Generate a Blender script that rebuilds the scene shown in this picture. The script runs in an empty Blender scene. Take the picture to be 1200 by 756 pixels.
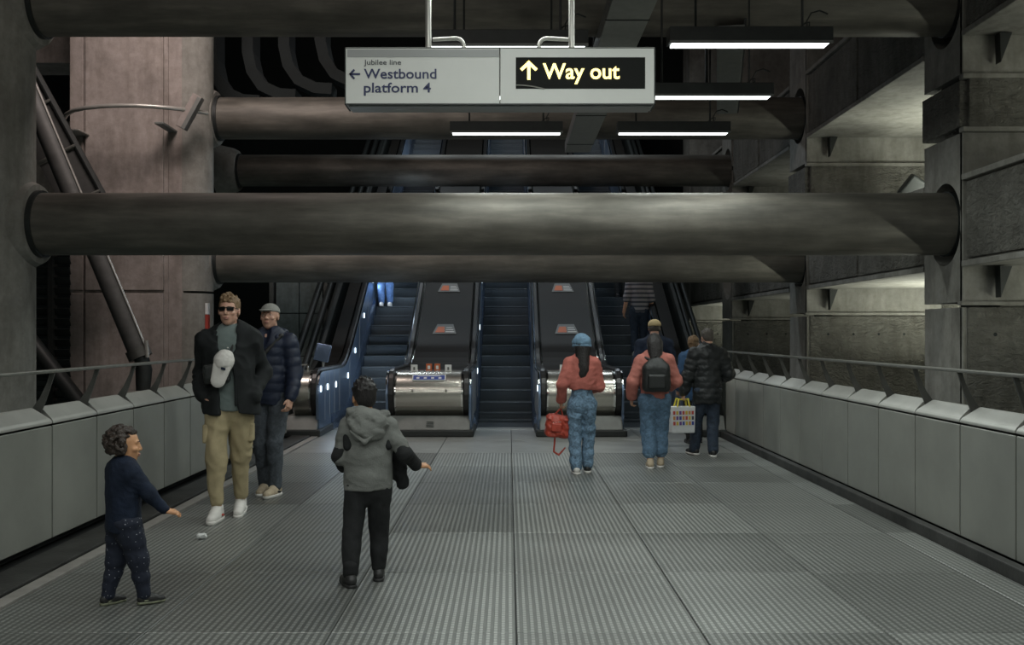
import bpy, bmesh, math, random
import numpy as np
from mathutils import Vector, Matrix, Euler

# ------------------------------------------------------------------ camera, world, exposure
scene = bpy.context.scene
cam_data = bpy.data.cameras.new('camera')
cam_data.lens = 36.0
cam_data.sensor_width = 36.0
cam_data.shift_x = 4 / 1200
cam_data.shift_y = 13 / 1200
cam_data.clip_end = 200
cam = bpy.data.objects.new('camera', cam_data)
cam.location = (0, 0, 1.53)
cam.rotation_euler = (math.pi / 2, 0, 0)
scene.collection.objects.link(cam)
scene.camera = cam

world = bpy.data.worlds.new('world')
scene.world = world
world.use_nodes = True
world.node_tree.nodes['Background'].inputs[0].default_value = (0.80, 1.0, 0.92, 1)
world.node_tree.nodes['Background'].inputs[1].default_value = 0.072

vs = scene.view_settings
vs.view_transform = 'Standard'
vs.look = 'None'
vs.gamma = 1
vs.use_curve_mapping = False
vs.exposure = 0.0

FIX_W = 26.0        # watts of one ceiling batten
COL = scene.collection


def area_light(name, loc, size, size_y, power, color=(1, 1, 1), rot=(0, 0, 0), parent=None):
    d = bpy.data.lights.new(name, 'AREA')
    d.shape = 'RECTANGLE'
    d.size, d.size_y = size, size_y
    d.energy = power
    d.color = color
    o = bpy.data.objects.new(name, d)
    o.rotation_euler = rot
    COL.objects.link(o)
    if parent is not None:
        o.parent = parent
        o.location = Vector(loc) - parent.location
    else:
        o.location = loc
    return o


# fill from behind the photographer; two unseen lamps added to brighten the left pier
area_light('hall_fill_light', (0, -5.0, 6.5), 9, 3, 95, (1.0, 0.93, 0.86), (math.radians(62), 0, 0))
area_light('hall_fill_light', (-4.4, 13.7, 8.8), 3.0, 1.4, 300, (1.0, 0.86, 0.81), (math.radians(52), 0, math.radians(20)))
area_light('hall_fill_light', (-3.0, 4.0, 7.2), 2.0, 1.0, 45, (1.0, 0.90, 0.86), (math.radians(62), 0, math.radians(16)))
# unseen lights added behind the tubes to brighten the escalator steps
for _x in (-2.3, 0.0, 2.2):
    area_light('escalator_fill_light', (_x, 20.0, 5.75), 0.9, 0.3, 28, (0.80, 0.92, 1.0), (math.radians(-8), 0, 0))
    area_light('escalator_fill_light', (_x, 26.5, 9.3), 0.9, 0.3, 45, (0.85, 0.95, 1.0), (math.radians(10), 0, 0))

# ------------------------------------------------------------------ materials
def new_mat(name):
    m = bpy.data.materials.new(name)
    m.use_nodes = True
    nt = m.node_tree
    return m, nt, nt.nodes['Principled BSDF']


def N(nt, kind, **kw):
    n = nt.nodes.new(kind)
    for k, v in kw.items():
        if hasattr(n, k) and k not in n.inputs:
            setattr(n, k, v)
        else:
            n.inputs[k].default_value = v
    return n


def coords(nt, space='world', scale=(1, 1, 1)):
    if space == 'world':
        out = N(nt, 'ShaderNodeNewGeometry').outputs['Position']
    else:
        out = N(nt, 'ShaderNodeTexCoord').outputs['Object']
    mp = N(nt, 'ShaderNodeMapping')
    mp.inputs['Scale'].default_value = scale
    nt.links.new(out, mp.inputs['Vector'])
    return mp.outputs['Vector']


def c4(c, f=1.0):
    return (min(1, c[0] * f), min(1, c[1] * f), min(1, c[2] * f), 1)


def mat_plain(name, col, rough=0.6, metal=0.0, var=0.12, nscale=14, bump=0.15, bscale=90, space='obj', emit=None, sheen=0.0, spec=0.5, stretch=(1, 1, 1)):
    m, nt, b = new_mat(name)
    v = coords(nt, space, stretch)
    nz = N(nt, 'ShaderNodeTexNoise', Scale=nscale, Detail=5.0, Roughness=0.6)
    nt.links.new(v, nz.inputs['Vector'])
    cr = N(nt, 'ShaderNodeValToRGB')
    cr.color_ramp.elements[0].position = 0.3
    cr.color_ramp.elements[1].position = 0.7
    cr.color_ramp.elements[0].color = c4(col, 1 - var)
    cr.color_ramp.elements[1].color = c4(col, 1 + var)
    nt.links.new(nz.outputs['Fac'], cr.inputs['Fac'])
    nt.links.new(cr.outputs['Color'], b.inputs['Base Color'])
    b.inputs['Roughness'].default_value = rough
    b.inputs['Metallic'].default_value = metal
    b.inputs['Specular IOR Level'].default_value = spec
    if sheen:
        b.inputs['Sheen Weight'].default_value = sheen
    if bump:
        n2 = N(nt, 'ShaderNodeTexNoise', Scale=bscale, Detail=3.0)
        nt.links.new(v, n2.inputs['Vector'])
        bp = N(nt, 'ShaderNodeBump', Strength=bump, Distance=0.01)
        nt.links.new(n2.outputs['Fac'], bp.inputs['Height'])
        nt.links.new(bp.outputs['Normal'], b.inputs['Normal'])
    if emit:
        b.inputs['Emission Color'].default_value = c4(emit[0])
        b.inputs['Emission Strength'].default_value = emit[1]
    return m


def mat_emit(name, col, strength):
    m, nt, b = new_mat(name)
    b.inputs['Base Color'].default_value = c4(col)
    b.inputs['Emission Color'].default_value = c4(col)
    b.inputs['Emission Strength'].default_value = strength
    return m


def mat_concrete(name, col, rough_hewn=0.0, stains=0.35, bump=0.25):
    m, nt, b = new_mat(name)
    v = coords(nt)
    vs_ = coords(nt, 'world', (1.0, 1.0, 0.18))
    big = N(nt, 'ShaderNodeTexNoise', Scale=0.9, Detail=6.0, Roughness=0.65)
    fine = N(nt, 'ShaderNodeTexNoise', Scale=7.0, Detail=8.0, Roughness=0.7)
    streak = N(nt, 'ShaderNodeTexNoise', Scale=5.0, Detail=5.0, Roughness=0.6)
    nt.links.new(v, big.inputs['Vector'])
    nt.links.new(v, fine.inputs['Vector'])
    nt.links.new(vs_, streak.inputs['Vector'])
    r1 = N(nt, 'ShaderNodeValToRGB')
    r1.color_ramp.elements[0].position = 0.32
    r1.color_ramp.elements[1].position = 0.62
    r1.color_ramp.elements[0].color = c4(col, 1 - stains)
    r1.color_ramp.elements[1].color = c4(col, 1.05)
    nt.links.new(big.outputs['Fac'], r1.inputs['Fac'])
    r2 = N(nt, 'ShaderNodeValToRGB')
    r2.color_ramp.elements[0].position = 0.3
    r2.color_ramp.elements[1].position = 0.65
    r2.color_ramp.elements[0].color = (0.72, 0.70, 0.68, 1)
    r2.color_ramp.elements[1].color = (1, 1, 1, 1)
    nt.links.new(fine.outputs['Fac'], r2.inputs['Fac'])
    r3 = N(nt, 'ShaderNodeValToRGB')
    r3.color_ramp.elements[0].position = 0.35
    r3.color_ramp.elements[1].position = 0.55
    r3.color_ramp.elements[0].color = (0.78, 0.77, 0.75, 1)
    r3.color_ramp.elements[1].color = (1, 1, 1, 1)
    nt.links.new(streak.outputs['Fac'], r3.inputs['Fac'])
    m1 = N(nt, 'ShaderNodeMix', data_type='RGBA', blend_type='MULTIPLY')
    m1.inputs[0].default_value = 1
    nt.links.new(r1.outputs['Color'], m1.inputs[6])
    nt.links.new(r2.outputs['Color'], m1.inputs[7])
    m2 = N(nt, 'ShaderNodeMix', data_type='RGBA', blend_type='MULTIPLY')
    m2.inputs[0].default_value = 1
    nt.links.new(m1.outputs[2], m2.inputs[6])
    nt.links.new(r3.outputs['Color'], m2.inputs[7])
    nt.links.new(m2.outputs[2], b.inputs['Base Color'])
    b.inputs['Roughness'].default_value = 0.85
    h = N(nt, 'ShaderNodeTexNoise', Scale=28.0, Detail=6.0, Roughness=0.7)
    nt.links.new(v, h.inputs['Vector'])
    bp = N(nt, 'ShaderNodeBump', Strength=bump, Distance=0.02)
    nt.links.new(h.outputs['Fac'], bp.inputs['Height'])
    last = bp
    if rough_hewn:
        vh = coords(nt, 'world', (1.0, 1.0, 1.9))
        vo = N(nt, 'ShaderNodeTexNoise', Scale=7.5, Detail=7.0, Roughness=0.62, Distortion=1.2)
        nt.links.new(vh, vo.inputs['Vector'])
        b2 = N(nt, 'ShaderNodeBump', Strength=rough_hewn, Distance=0.22)
        nt.links.new(vo.outputs['Fac'], b2.inputs['Height'])
        nt.links.new(bp.outputs['Normal'], b2.inputs['Normal'])
        last = b2
    nt.links.new(last.outputs['Normal'], b.inputs['Normal'])
    return m


def mat_tread():
    # metal chequer treads: raised ribs, lighter on top and darker in the grooves
    m, nt, b = new_mat('tread_metal')
    pos = N(nt, 'ShaderNodeNewGeometry').outputs['Position']
    sep = N(nt, 'ShaderNodeSeparateXYZ')
    nt.links.new(pos, sep.inputs[0])

    def M(op, a, bb=None):
        n = N(nt, 'ShaderNodeMath', operation=op)
        for i, q in enumerate((a, bb)):
            if q is None:
                continue
            if isinstance(q, (int, float)):
                n.inputs[i].default_value = q
            else:
                nt.links.new(q, n.inputs[i])
        return n.outputs[0]
    sx = M('SINE', M('MULTIPLY', sep.outputs[0], 2 * math.pi / 0.038))
    # neighbouring ribs carry studs half a pitch out of step
    row = M('FLOOR', M('DIVIDE', sep.outputs[0], 0.038))
    off = M('MULTIPLY', M('MODULO', row, 2.0), 0.5)
    sy = M('SINE', M('MULTIPLY', M('ADD', M('DIVIDE', sep.outputs[1], 0.044), off), 2 * math.pi))
    rib = N(nt, 'ShaderNodeMapRange', interpolation_type='SMOOTHSTEP')
    rib.inputs[1].default_value = -0.35
    rib.inputs[2].default_value = 0.45
    nt.links.new(sx, rib.inputs[0])
    stud = N(nt, 'ShaderNodeMapRange', interpolation_type='SMOOTHSTEP')
    stud.inputs[1].default_value = -0.55
    stud.inputs[2].default_value = 0.1
    stud.inputs[3].default_value = 0.40
    stud.inputs[4].default_value = 1.0
    nt.links.new(sy, stud.inputs[0])
    h = M('MULTIPLY', rib.outputs[0], stud.outputs[0])
    inf = N(nt, 'ShaderNodeObjectInfo')
    big = N(nt, 'ShaderNodeTexNoise', Scale=0.8, Detail=5.0)
    nt.links.new(pos, big.inputs['Vector'])
    fine = N(nt, 'ShaderNodeTexNoise', Scale=18.0, Detail=6.0)
    nt.links.new(pos, fine.inputs['Vector'])
    rib_tone = M('MULTIPLY', h, M('ADD', 0.55, M('MULTIPLY', fine.outputs['Fac'], 0.6)))
    cr = N(nt, 'ShaderNodeValToRGB')
    cr.color_ramp.elements[0].position = 0.0
    cr.color_ramp.elements[1].position = 0.95
    cr.color_ramp.elements[0].color = (0.165, 0.172, 0.163, 1)
    cr.color_ramp.elements[1].color = (0.40, 0.41, 0.39, 1)
    nt.links.new(rib_tone, cr.inputs['Fac'])
    tone = M('ADD', M('ADD', 0.44, M('MULTIPLY', inf.outputs['Random'], 0.42)), M('MULTIPLY', big.outputs['Fac'], 0.45))
    mx = N(nt, 'ShaderNodeVectorMath', operation='SCALE')
    nt.links.new(cr.outputs['Color'], mx.inputs[0])
    nt.links.new(tone, mx.inputs[3])
    nt.links.new(mx.outputs[0], b.inputs['Base Color'])
    b.inputs['Metallic'].default_value = 0.55
    rr = M('ADD', M('ADD', 0.27, M('MULTIPLY', inf.outputs['Random'], 0.12)), M('MULTIPLY', fine.outputs['Fac'], 0.14))
    nt.links.new(rr, b.inputs['Roughness'])
    bp = N(nt, 'ShaderNodeBump', Strength=0.35, Distance=0.003)
    nt.links.new(h, bp.inputs['Height'])
    nt.links.new(bp.outputs['Normal'], b.inputs['Normal'])
    return m


def mat_tube():
    m, nt, b = new_mat('weathered_steel')
    v = coords(nt, 'world', (0.16, 1, 1))
    v2 = coords(nt, 'world', (1, 1, 1))
    n1 = N(nt, 'ShaderNodeTexNoise', Scale=6.0, Detail=7.0, Roughness=0.62)
    n2 = N(nt, 'ShaderNodeTexNoise', Scale=1.3, Detail=5.0, Roughness=0.6)
    nt.links.new(v, n1.inputs['Vector'])
    nt.links.new(v2, n2.inputs['Vector'])
    cr = N(nt, 'ShaderNodeValToRGB')
    e = cr.color_ramp.elements
    e[0].position, e[0].color = 0.28, (0.080, 0.078, 0.070, 1)
    e[1].position, e[1].color = 0.72, (0.210, 0.200, 0.178, 1)
    k = cr.color_ramp.elements.new(0.5)
    k.color = (0.130, 0.125, 0.112, 1)
    nt.links.new(n1.outputs['Fac'], cr.inputs['Fac'])
    c2 = N(nt, 'ShaderNodeValToRGB')
    c2.color_ramp.elements[0].position, c2.color_ramp.elements[0].color = 0.3, (0.75, 0.72, 0.68, 1)
    c2.color_ramp.elements[1].position, c2.color_ramp.elements[1].color = 0.7, (1.15, 1.12, 1.08, 1)
    nt.links.new(n2.outputs['Fac'], c2.inputs['Fac'])
    mx = N(nt, 'ShaderNodeMix', data_type='RGBA', blend_type='MULTIPLY')
    mx.inputs[0].default_value = 1
    nt.links.new(cr.outputs['Color'], mx.inputs[6])
    nt.links.new(c2.outputs['Color'], mx.inputs[7])
    nt.links.new(mx.outputs[2], b.inputs['Base Color'])
    b.inputs['Metallic'].default_value = 0.35
    mr = N(nt, 'ShaderNodeMapRange')
    mr.inputs[3].default_value = 0.48
    mr.inputs[4].default_value = 0.68
    nt.links.new(n2.outputs['Fac'], mr.inputs[0])
    nt.links.new(mr.outputs[0], b.inputs['Roughness'])
    bp = N(nt, 'ShaderNodeBump', Strength=0.12, Distance=0.01)
    nt.links.new(n1.outputs['Fac'], bp.inputs['Height'])
    nt.links.new(bp.outputs['Normal'], b.inputs['Normal'])
    return m


M = {}
M['tread'] = mat_tread()
M['landing'] = mat_plain('landing_plate', (0.30, 0.31, 0.30), 0.38, 0.3, 0.12, 3, 0.05, 60, 'world')
M['floor_base'] = mat_plain('dark_joint', (0.02, 0.022, 0.022), 0.8, 0, 0.2, 5, 0.1, 30, 'world')
M['edge_strip'] = mat_plain('edge_strip_metal', (0.36, 0.34, 0.32), 0.45, 0.4, 0.15, 8, 0.1, 60, 'world')
M['gutter'] = mat_plain('gutter_dark', (0.035, 0.035, 0.033), 0.6, 0.2, 0.5, 4, 0.2, 40, 'world')
M['tube'] = mat_tube()
M['concrete'] = mat_concrete('concrete_smooth', (0.27, 0.265, 0.24), 0, 0.35)
M['concrete_pink_lit'] = mat_concrete('concrete_pink_lit', (0.33, 0.29, 0.268), 0, 0.3)  # pink light on the left pier is put into this colour
M['concrete_rough'] = mat_concrete('concrete_rough_cast', (0.26, 0.255, 0.225), 0.9, 0.4)
M['concrete_dark'] = mat_concrete('concrete_dark', (0.055, 0.06, 0.056), 0.0, 0.4)
M['concrete_teal_lit'] = mat_concrete('concrete_far', (0.30, 0.36, 0.36), 0.0, 0.2)  # teal light on the far pier is put into its concrete colour
M['void'] = mat_plain('void_paint', (0.012, 0.016, 0.016), 0.9, 0, 0.2, 2, 0, 1, 'world')
M['panel'] = mat_plain('parapet_metal', (0.265, 0.270, 0.245), 0.48, 0.25, 0.10, 2.2, 0.06, 120, 'world')
M['cap'] = mat_plain('parapet_cap_metal', (0.40, 0.40, 0.375), 0.45, 0.25, 0.08, 4, 0.05, 90, 'world')
M['rail'] = mat_plain('rail_steel', (0.20, 0.20, 0.18), 0.42, 0.5, 0.15, 9, 0.05, 90, 'world')
M['fin'] = mat_plain('fin_steel', (0.085, 0.085, 0.078), 0.5, 0.4, 0.2, 9, 0.05, 90, 'world')
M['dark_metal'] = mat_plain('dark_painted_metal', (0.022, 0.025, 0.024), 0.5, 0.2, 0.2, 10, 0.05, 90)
M['mid_metal'] = mat_plain('grey_painted_metal', (0.16, 0.165, 0.155), 0.5, 0.2, 0.12, 8, 0.05, 90)
M['mesh_panel'] = mat_plain('grey_mesh_panel', (0.075, 0.075, 0.072), 0.6, 0.2, 0.2, 6, 0.1, 90)
M['pipe'] = mat_plain('light_steel_pipe', (0.42, 0.41, 0.38), 0.35, 0.5, 0.1, 9, 0.03, 90)
M['sign_white'] = mat_plain('sign_enamel', (0.60, 0.61, 0.58), 0.35, 0, 0.03, 3, 0.02, 60)
M['sign_grey'] = mat_plain('sign_grey_band', (0.27, 0.28, 0.275), 0.35, 0, 0.03, 3, 0.02, 60)
M['sign_black'] = mat_plain('sign_black_glass', (0.006, 0.007, 0.006), 0.6, 0, 0.1, 3, 0, 60, spec=.15)
M['navy'] = mat_plain('navy_lettering', (0.012, 0.02, 0.085), 0.5, 0, 0.05, 5, 0, 60)
M['ink'] = mat_plain('dark_lettering', (0.03, 0.035, 0.045), 0.5, 0, 0.05, 5, 0, 60)
M['yellow_glow'] = mat_emit('lit_yellow_lettering', (1.0, 0.82, 0.28), 2.2)
M['tube_light'] = mat_emit('fluorescent_diffuser', (0.93, 1.0, 0.98), 3.2)
M['oval_light'] = mat_emit('balustrade_lamp', (0.75, 0.9, 1.0), 3.0)
M['steel'] = mat_plain('brushed_steel', (0.50, 0.48, 0.43), 0.27, 0.92, 0.06, 6, 0, 150, 'obj', stretch=(0.3, 1, 5))
M['chrome'] = mat_plain('chrome', (0.62, 0.62, 0.60), 0.12, 1.0, 0.04, 6, 0, 1)
M['blue_lit_steel'] = mat_plain('blue_lit_steel_panel', (0.16, 0.22, 0.32), 0.30, 0.7, 0.12, 3, 0.03, 100)  # blue lamp light is put into this steel tint and the skirt's
M['skirt'] = mat_plain('skirt_steel', (0.16, 0.22, 0.33), 0.25, 0.85, 0.1, 3, 0.03, 100)
M['rubber'] = mat_plain('black_rubber', (0.012, 0.012, 0.012), 0.32, 0, 0.1, 10, 0, 1)
M['deck'] = mat_plain('dark_deck', (0.007, 0.006, 0.005), 0.5, 0.0, 0.2, 3, 0.02, 50, spec=.2)
M['orange'] = mat_plain('orange_print', (0.42, 0.10, 0.03), 0.5, 0, 0.1, 5, 0, 1)
M['red'] = mat_plain('red_print', (0.38, 0.05, 0.035), 0.5, 0, 0.1, 5, 0, 1)
M['print_grey'] = mat_plain('grey_print', (0.12, 0.125, 0.12), 0.5, 0, 0.1, 5, 0, 1)
M['blue_sign'] = mat_plain('blue_sign', (0.03, 0.06, 0.28), 0.4, 0, 0.1, 5, 0, 1)
M['white'] = mat_plain('white_print', (0.62, 0.63, 0.62), 0.5, 0, 0.05, 5, 0, 1)


def mat_step():
    m, nt, b = new_mat('escalator_tread')
    tc = N(nt, 'ShaderNodeTexCoord').outputs['Object']
    w = N(nt, 'ShaderNodeTexWave', wave_type='BANDS', bands_direction='X', Scale=32.0)
    nt.links.new(tc, w.inputs['Vector'])
    cr = N(nt, 'ShaderNodeValToRGB')
    cr.color_ramp.elements[0].color = (0.020, 0.024, 0.027, 1)
    cr.color_ramp.elements[1].color = (0.17, 0.195, 0.21, 1)
    nt.links.new(w.outputs['Fac'], cr.inputs['Fac'])
    nt.links.new(cr.outputs['Color'], b.inputs['Base Color'])
    b.inputs['Metallic'].default_value = 0.6
    b.inputs['Roughness'].default_value = 0.4
    bp = N(nt, 'ShaderNodeBump', Strength=0.5, Distance=0.004)
    nt.links.new(w.outputs['Fac'], bp.inputs['Height'])
    nt.links.new(bp.outputs['Normal'], b.inputs['Normal'])
    return m


M['step'] = mat_step()

# ------------------------------------------------------------------ object helpers
def tag(o, label=None, cat=None, group=None, kind=None):
    if label:
        o['label'] = label
    if cat:
        o['category'] = cat
    if group:
        o['group'] = group
    if kind:
        o['kind'] = kind
    return o


def thing(name, label, cat, loc=(0, 0, 0), rz=0.0, group=None, kind=None):
    o = bpy.data.objects.new(name, None)
    o.empty_display_size = 0.2
    COL.objects.link(o)
    o.location = loc
    o.rotation_euler = (0, 0, rz)
    return tag(o, label, cat, group, kind)


def link_mesh(name, me, mat, parent=None, world_geo=True, smooth=False):
    """link a mesh whose coordinates are in world space (world_geo) or in the parent's own space"""
    if mat is not None:
        me.materials.append(mat)
    if smooth:
        me.polygons.foreach_set('use_smooth', [True] * len(me.polygons))
    o = bpy.data.objects.new(name, me)
    COL.objects.link(o)
    if parent is not None:
        o.parent = parent
        if world_geo:
            r = parent
            off = Vector((0, 0, 0))
            while r is not None:
                off += r.location
                r = r.parent
            me.transform(Matrix.Translation(-off))
    return o


class MB:
    def __init__(s):
        s.v = []
        s.f = []

    def add(s, vs, fs):
        n = len(s.v)
        s.v += [tuple(v) for v in vs]
        s.f += [tuple(n + i for i in f) for f in fs]
        return s

    def box(s, lo, hi):
        x0, y0, z0 = lo
        x1, y1, z1 = hi
        return s.add([(x0, y0, z0), (x1, y0, z0), (x1, y1, z0), (x0, y1, z0), (x0, y0, z1), (x1, y0, z1), (x1, y1, z1), (x0, y1, z1)],
                     [(0, 3, 2, 1), (4, 5, 6, 7), (0, 1, 5, 4), (1, 2, 6, 5), (2, 3, 7, 6), (3, 0, 4, 7)])

    def obox(s, c, half, R):
        R = Matrix(R).to_3x3() if not isinstance(R, Matrix) else R.to_3x3()
        vs = []
        for z in (-1, 1):
            for x, y in ((-1, -1), (1, -1), (1, 1), (-1, 1)):
                vs.append(Vector(c) + R @ Vector((x * half[0], y * half[1], z * half[2])))
        return s.add(vs, [(0, 3, 2, 1), (4, 5, 6, 7), (0, 1, 5, 4), (1, 2, 6, 5), (2, 3, 7, 6), (3, 0, 4, 7)])

    def prism(s, poly, axis, a, b):
        """extrude a 2-D outline along an axis; outline in the other two axes in cyclic xyz order"""
        n = len(poly)
        ar = sum(poly[i][0] * poly[(i + 1) % n][1] - poly[(i + 1) % n][0] * poly[i][1] for i in range(n))
        if ar < 0:
            poly = poly[::-1]

        def P(p, t):
            if axis == 'x':
                return (t, p[0], p[1])
            if axis == 'y':
                return (p[1], t, p[0])
            return (p[0], p[1], t)
        if axis == 'y':            # given as (x, z)
            poly = [(p[1], p[0]) for p in poly][::-1]
        vs = [P(p, a) for p in poly] + [P(p, b) for p in poly]
        fs = [tuple(range(n - 1, -1, -1)), tuple(range(n, 2 * n))]
        for i in range(n):
            j = (i + 1) % n
            fs.append((i, j, n + j, n + i))
        return s.add(vs, fs)

    def tube(s, pts, r, n=12, cap=True):
        pts = [Vector(p) for p in pts]
        rs = r if isinstance(r, (list, tuple)) else [r] * len(pts)
        rings = []
        up = None
        for i, p in enumerate(pts):
            d = (pts[min(i + 1, len(pts) - 1)] - pts[max(i - 1, 0)]).normalized()
            if up is None:
                up = Vector((0, 0, 1)) if abs(d.z) < 0.9 else Vector((0, 1, 0))
            a = d.cross(up).normalized()
            up2 = a.cross(d).normalized()
            rings.append([p + (a * math.cos(2 * math.pi * k / n) + up2 * math.sin(2 * math.pi * k / n)) * rs[i] for k in range(n)])
            up = up2
        base = len(s.v)
        for rg in rings:
            s.v += [tuple(q) for q in rg]
        for i in range(len(rings) - 1):
            for k in range(n):
                a0 = base + i * n + k
                a1 = base + i * n + (k + 1) % n
                s.f.append((a0, a1, a1 + n, a0 + n))
        if cap:
            s.f.append(tuple(base + k for k in range(n))[::-1])
            s.f.append(tuple(base + (len(rings) - 1) * n + k for k in range(n)))
        return s

    def sweep(s, pts, section):
        """sweep a closed (a, b) section along a path lying in the YZ plane; a = X offset, b = normal offset"""
        pts = [Vector(p) for p in pts]
        n = len(section)
        base = len(s.v)
        for i, p in enumerate(pts):
            d = (pts[min(i + 1, len(pts) - 1)] - pts[max(i - 1, 0)]).normalized()
            nn = Vector((0, -d.z, d.y))
            for a, b in section:
                s.v.append(tuple(p + Vector((a, 0, 0)) + nn * b))
        for i in range(len(pts) - 1):
            for k in range(n):
                a0 = base + i * n + k
                a1 = base + i * n + (k + 1) % n
                s.f.append((a0, a1, a1 + n, a0 + n))
        s.f.append(tuple(base + k for k in range(n))[::-1])
        s.f.append(tuple(base + (len(pts) - 1) * n + k for k in range(n)))
        return s

    def mesh(s, name):
        me = bpy.data.meshes.new(name)
        me.from_pydata(s.v, [], s.f)
        bm = bmesh.new()
        bm.from_mesh(me)
        bmesh.ops.recalc_face_normals(bm, faces=bm.faces)
        bm.to_mesh(me)
        bm.free()
        return me

    def build(s, name, mat, parent=None, bevel=0, smooth=False, local=False):
        o = link_mesh(name, s.mesh(name), mat, parent, not local, smooth)
        if bevel:
            md = o.modifiers.new('bevel', 'BEVEL')
            md.width = bevel
            md.segments = 2
            md.limit_method = 'ANGLE'
        if smooth:
            try:
                o.data.shade_auto_smooth_angle = 0.6
            except Exception:
                pass
            e = o.modifiers.new('split', 'EDGE_SPLIT')
            e.split_angle = math.radians(40)
        return o


def text_mesh(body, size, extrude=0.0015, space=1.0, bold=0.0):
    cu = bpy.data.curves.new('text', 'FONT')
    cu.body = body
    cu.size = size
    cu.extrude = extrude
    cu.offset = bold
    cu.space_character = space
    cu.resolution_u = 4
    o = bpy.data.objects.new('text', cu)
    COL.objects.link(o)
    dg = bpy.context.evaluated_depsgraph_get()
    dg.update()
    me = bpy.data.meshes.new_from_object(o.evaluated_get(dg))
    bpy.data.objects.remove(o)
    bpy.data.curves.remove(cu)
    return me


def text_on_xz(name, body, size, x, y, z, mat, parent, width=None, bold=0.0, extrude=0.0015):
    """lettering in the XZ plane, read from the -Y side; x, z = lower left of the baseline; width scales to fit"""
    me = text_mesh(body, size, extrude, 1.0, bold)
    xs = [v.co.x for v in me.vertices]
    x0, w = min(xs), max(xs) - min(xs)
    sx = (width / w) if width else 1.0
    me.transform(Matrix.Translation((-x0, 0, 0)))
    me.transform(Matrix.Diagonal((sx, 1, 1, 1)))
    me.transform(Matrix.Rotation(math.pi / 2, 4, 'X'))
    me.transform(Matrix.Translation((x, y, z)))
    me.materials.clear()
    return link_mesh(name, me, mat, parent)


# ------------------------------------------------------------------ setting: floor
FX = 0.04
floor = MB().box((-3.6, -5, -0.45), (3.6, 16.35, -0.014)).build('floor', M['floor_base'])
tag(floor, kind='structure')
proto = {}


def plate(w, l, mat, name='floor_panel', z=0.0):
    key = (round(w, 3), round(l, 3), mat.name)
    if key not in proto:
        mb = MB()
        h = 0.013
        c = 0.004
        a, b_ = w / 2, l / 2
        mb.add([(-a, -b_, -h), (a, -b_, -h), (a, b_, -h), (-a, b_, -h), (-a, -b_, -c), (a, -b_, -c), (a, b_, -c), (-a, b_, -c),
                (-a + c, -b_ + c, 0), (a - c, -b_ + c, 0), (a - c, b_ - c, 0), (-a + c, b_ - c, 0)],
               [(0, 3, 2, 1), (8, 9, 10, 11), (0, 1, 5, 4), (1, 2, 6, 5), (2, 3, 7, 6), (3, 0, 4, 7), (4, 5, 9, 8), (5, 6, 10, 9), (6, 7, 11, 10), (7, 4, 8, 11)])
        me = mb.mesh(name)
        me.materials.append(mat)
        proto[key] = me
    return proto[key]


def lay(w, l, x, y, mat, z=0.0, name='floor_panel'):
    o = bpy.data.objects.new(name, plate(w, l, mat))
    COL.objects.link(o)
    o.parent = floor
    o.location = (x, y, z)
    return o


PW, PL, G = 0.95, 1.315, 0.006
rows = [13.13 - PL * k for k in range(9)]        # far edges
for k in range(9):
    yc = 13.13 - PL * (k + 0.5)
    g = G if True else 0
    for i in range(-3, 3):
        xc = FX + PW * (i + 0.5)
        # two half rows read as one plate: only a hairline between them
        lay(PW - G, PL - (G if k % 2 == 0 else 0.003), xc, yc, M['tread'])
for k in range(9):
    lay(0.225, PL - G, 3.012, 13.13 - PL * (k + 0.5), M['tread'])
for yc in (13.93, 15.53):
    lay(0.225, 1.592, 3.012, yc, M['landing'])
for i, xc in enumerate([FX - PW * 2.5, FX - PW * 1.5, FX - PW * .5, FX + PW * .5, FX + PW * 1.5, FX + PW * 2.5]):
    for yc in (13.13 + 0.8, 13.13 + 2.4):
        lay(PW - 0.008, 1.6 - 0.008, xc, yc, M['landing'])
# edge strips and dark gutters along both parapets
t1 = MB().box((-2.915, -4, -0.013), (-2.82, 16.3, 0.012)).build('trim_1', M['edge_strip'], None, 0.003)
tag(t1, kind='structure')
b1 = MB().box((-3.20, -4, -0.013), (-2.93, 15.1, 0.03)).build('baseboard_left', M['gutter'], None, 0.01)
tag(b1, kind='structure')
b2 = MB().box((3.13, -4, -0.013), (3.21, 15.1, 0.085)).build('baseboard_right', M['gutter'], None, 0.01)
tag(b2, kind='structure')

# ------------------------------------------------------------------ setting: shell
tag(MB().box((-18, 36, -5), (12, 36.5, 16)).build('wall_back', M['void']), kind='structure')
tag(MB().box((7.7, -4, -5), (8.1, 36, 16)).build('wall_right', M['concrete_rough']), kind='structure')
tag(MB().box((-14.4, -4, -5), (-14, 36, 16)).build('wall_left', M['void']), kind='structure')
tag(MB().box((-18, -4, 15.6), (12, 36, 16)).build('ceiling', M['void']), kind='structure')


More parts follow.
